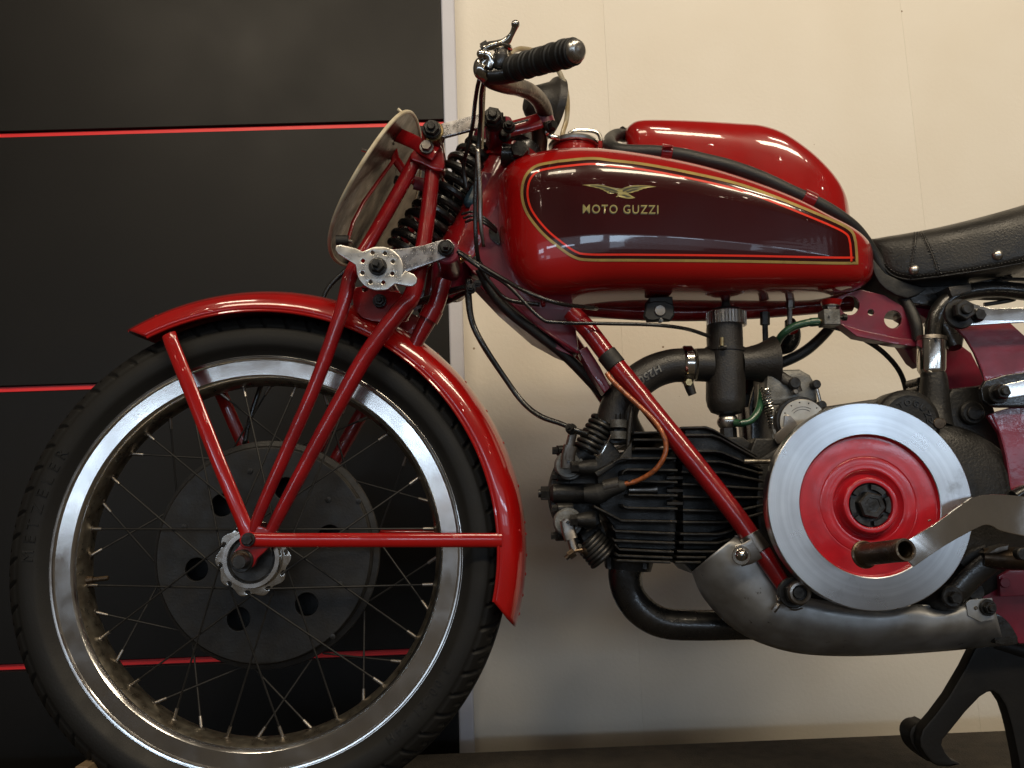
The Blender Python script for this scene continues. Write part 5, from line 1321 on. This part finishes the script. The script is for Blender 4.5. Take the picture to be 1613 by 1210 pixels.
g = G(); g.disc(1574, 620, -.115, 16, .004, .001); g.hexb(1576, 618, -.118, 12, .008, 0, .55); make(g, 'stay_bolt', BOLT, ls_)
g = G(); g.tpx([(1598, 782, -.1), (1613, 774, -.1), (1640, 770, -.1)], 20, 12, 3); make(g, 'frame_link', BLK, ls_)
# lower right: red plates, footrest tube, links
g = G(); g.plate([(1540, 925), (1560, 885), (1620, 870), (1700, 865), (1700, 1013), (1606, 1014), (1575, 990), (1556, 960)], -.090, .01, holes=[], bev=.001); lr = make(g, 'lower_rear_panel', CRIM, BIKE)
g = G(); g.plate([(1574, 908), (1590, 898), (1700, 898), (1700, 936), (1576, 940)], -.1, .006, bev=.001); make(g, 'panel_flange', CRIM, lr)
g = G(); g.disc(1584, 918, -.103, 8, .004, .0006); make(g, 'panel_rivet', CRIM, lr)
g = G(); g.plate([(1566, 970), (1580, 972), (1596, 990), (1604, 1014), (1568, 1014)], -.094, .01, bev=.001, smooth=2); make(g, 'panel_recess', BLK, lr)
g = G(); g.tpx([(1548, 878, -.118), (1580, 880, -.125), (1620, 880, -.14), (1700, 882, -.17)], [30, 34, 37, 38], 22, 5); ft = make(g, 'footrest_tube', BROWN, BIKE)
g = G(); fl_tube(g, [(1505, 938, -.115), (1530, 910, -.116), (1556, 888, -.118), (1566, 878, -.118)], 36, .4); make(g, 'footrest_link', BLK, ft)
g = G(); fl_tube(g, [(1515, 890, -.1), (1535, 875, -.105), (1556, 868, -.11)], 24, .5); make(g, 'footrest_link', CASTK, ft)
g = G(); g.plate([(1556, 872), (1572, 862), (1590, 858), (1588, 866), (1570, 872)], -.135, .02, bev=.001); make(g, 'footrest_bracket', STEEL, ft)
g = G(); g.tpx([(1462, 950, -.09), (1500, 942, -.12)], [40, 34], 20, 3); g.disc(1501, 940, -.128, 17, .012, .0015); g.hexb(1504, 941, -.131, 10, .005, 0, 0); make(g, 'frame_bolt', BOLT, ft)
g = G(); g.disc(1538, 932, -.105, 14, .01, .001); make(g, 'frame_bolt', BOLT, ft)
g = G(); g.disc(1613, 873, -.175, 10, .01, .001); make(g, 'frame_bolt', BOLT, ft)
g = G(); g.plate([(1500, 860), (1550, 850), (1600, 850), (1620, 870), (1560, 885), (1540, 930), (1500, 945), (1480, 930)], -.088, .05, bev=.003); make(g, 'rear_engine_mount', CASTK, eng)
def z6(p): return [(1400 + x / 5.76, 1000 + y / 5.76) for x, y in p]
so_ = [(790, 120), (700, 300), (550, 555), (420, 730), (352, 808), (310, 860), (284, 940), (290, 1020), (340, 1100), (390, 1160), (450, 1196), (560, 1204), (668, 1180), (640, 1160), (575, 1135), (520, 1070), (486, 1000), (495, 955)]
si_ = [(560, 880), (700, 705), (830, 570), (900, 525), (945, 517), (1000, 548), (1060, 640), (1100, 760), (1130, 880), (1155, 1000), (1180, 1120), (1200, 1260), (1500, 1260), (1480, 900), (1430, 500), (1380, 240), (1227, 190), (1080, 140), (1080, 60), (900, 60)]
g = G(); g.plate(z6(so_ + si_), -.058, .020, bev=.003); stn = make(g, 'centre_stand', STAND, BIKE)
g = G(); g.plate(z6([(352, 808), (300, 798), (250, 808), (205, 850), (190, 920), (215, 1010), (260, 1070), (330, 1130), (390, 1160), (330, 1040)]), -.042, .03, bev=.004, smooth=2); make(g, 'stand_foot', STAND, stn)
g = G(); g.tpx([(1560, 1012, -.05), (1630, 1030, -.05), (1700, 1045, -.05)], [26, 30, 30], 14, 3); make(g, 'stand_pivot', STAND, stn)

# ------------------------------------------------------------------ done
bpy.context.view_layer.update()
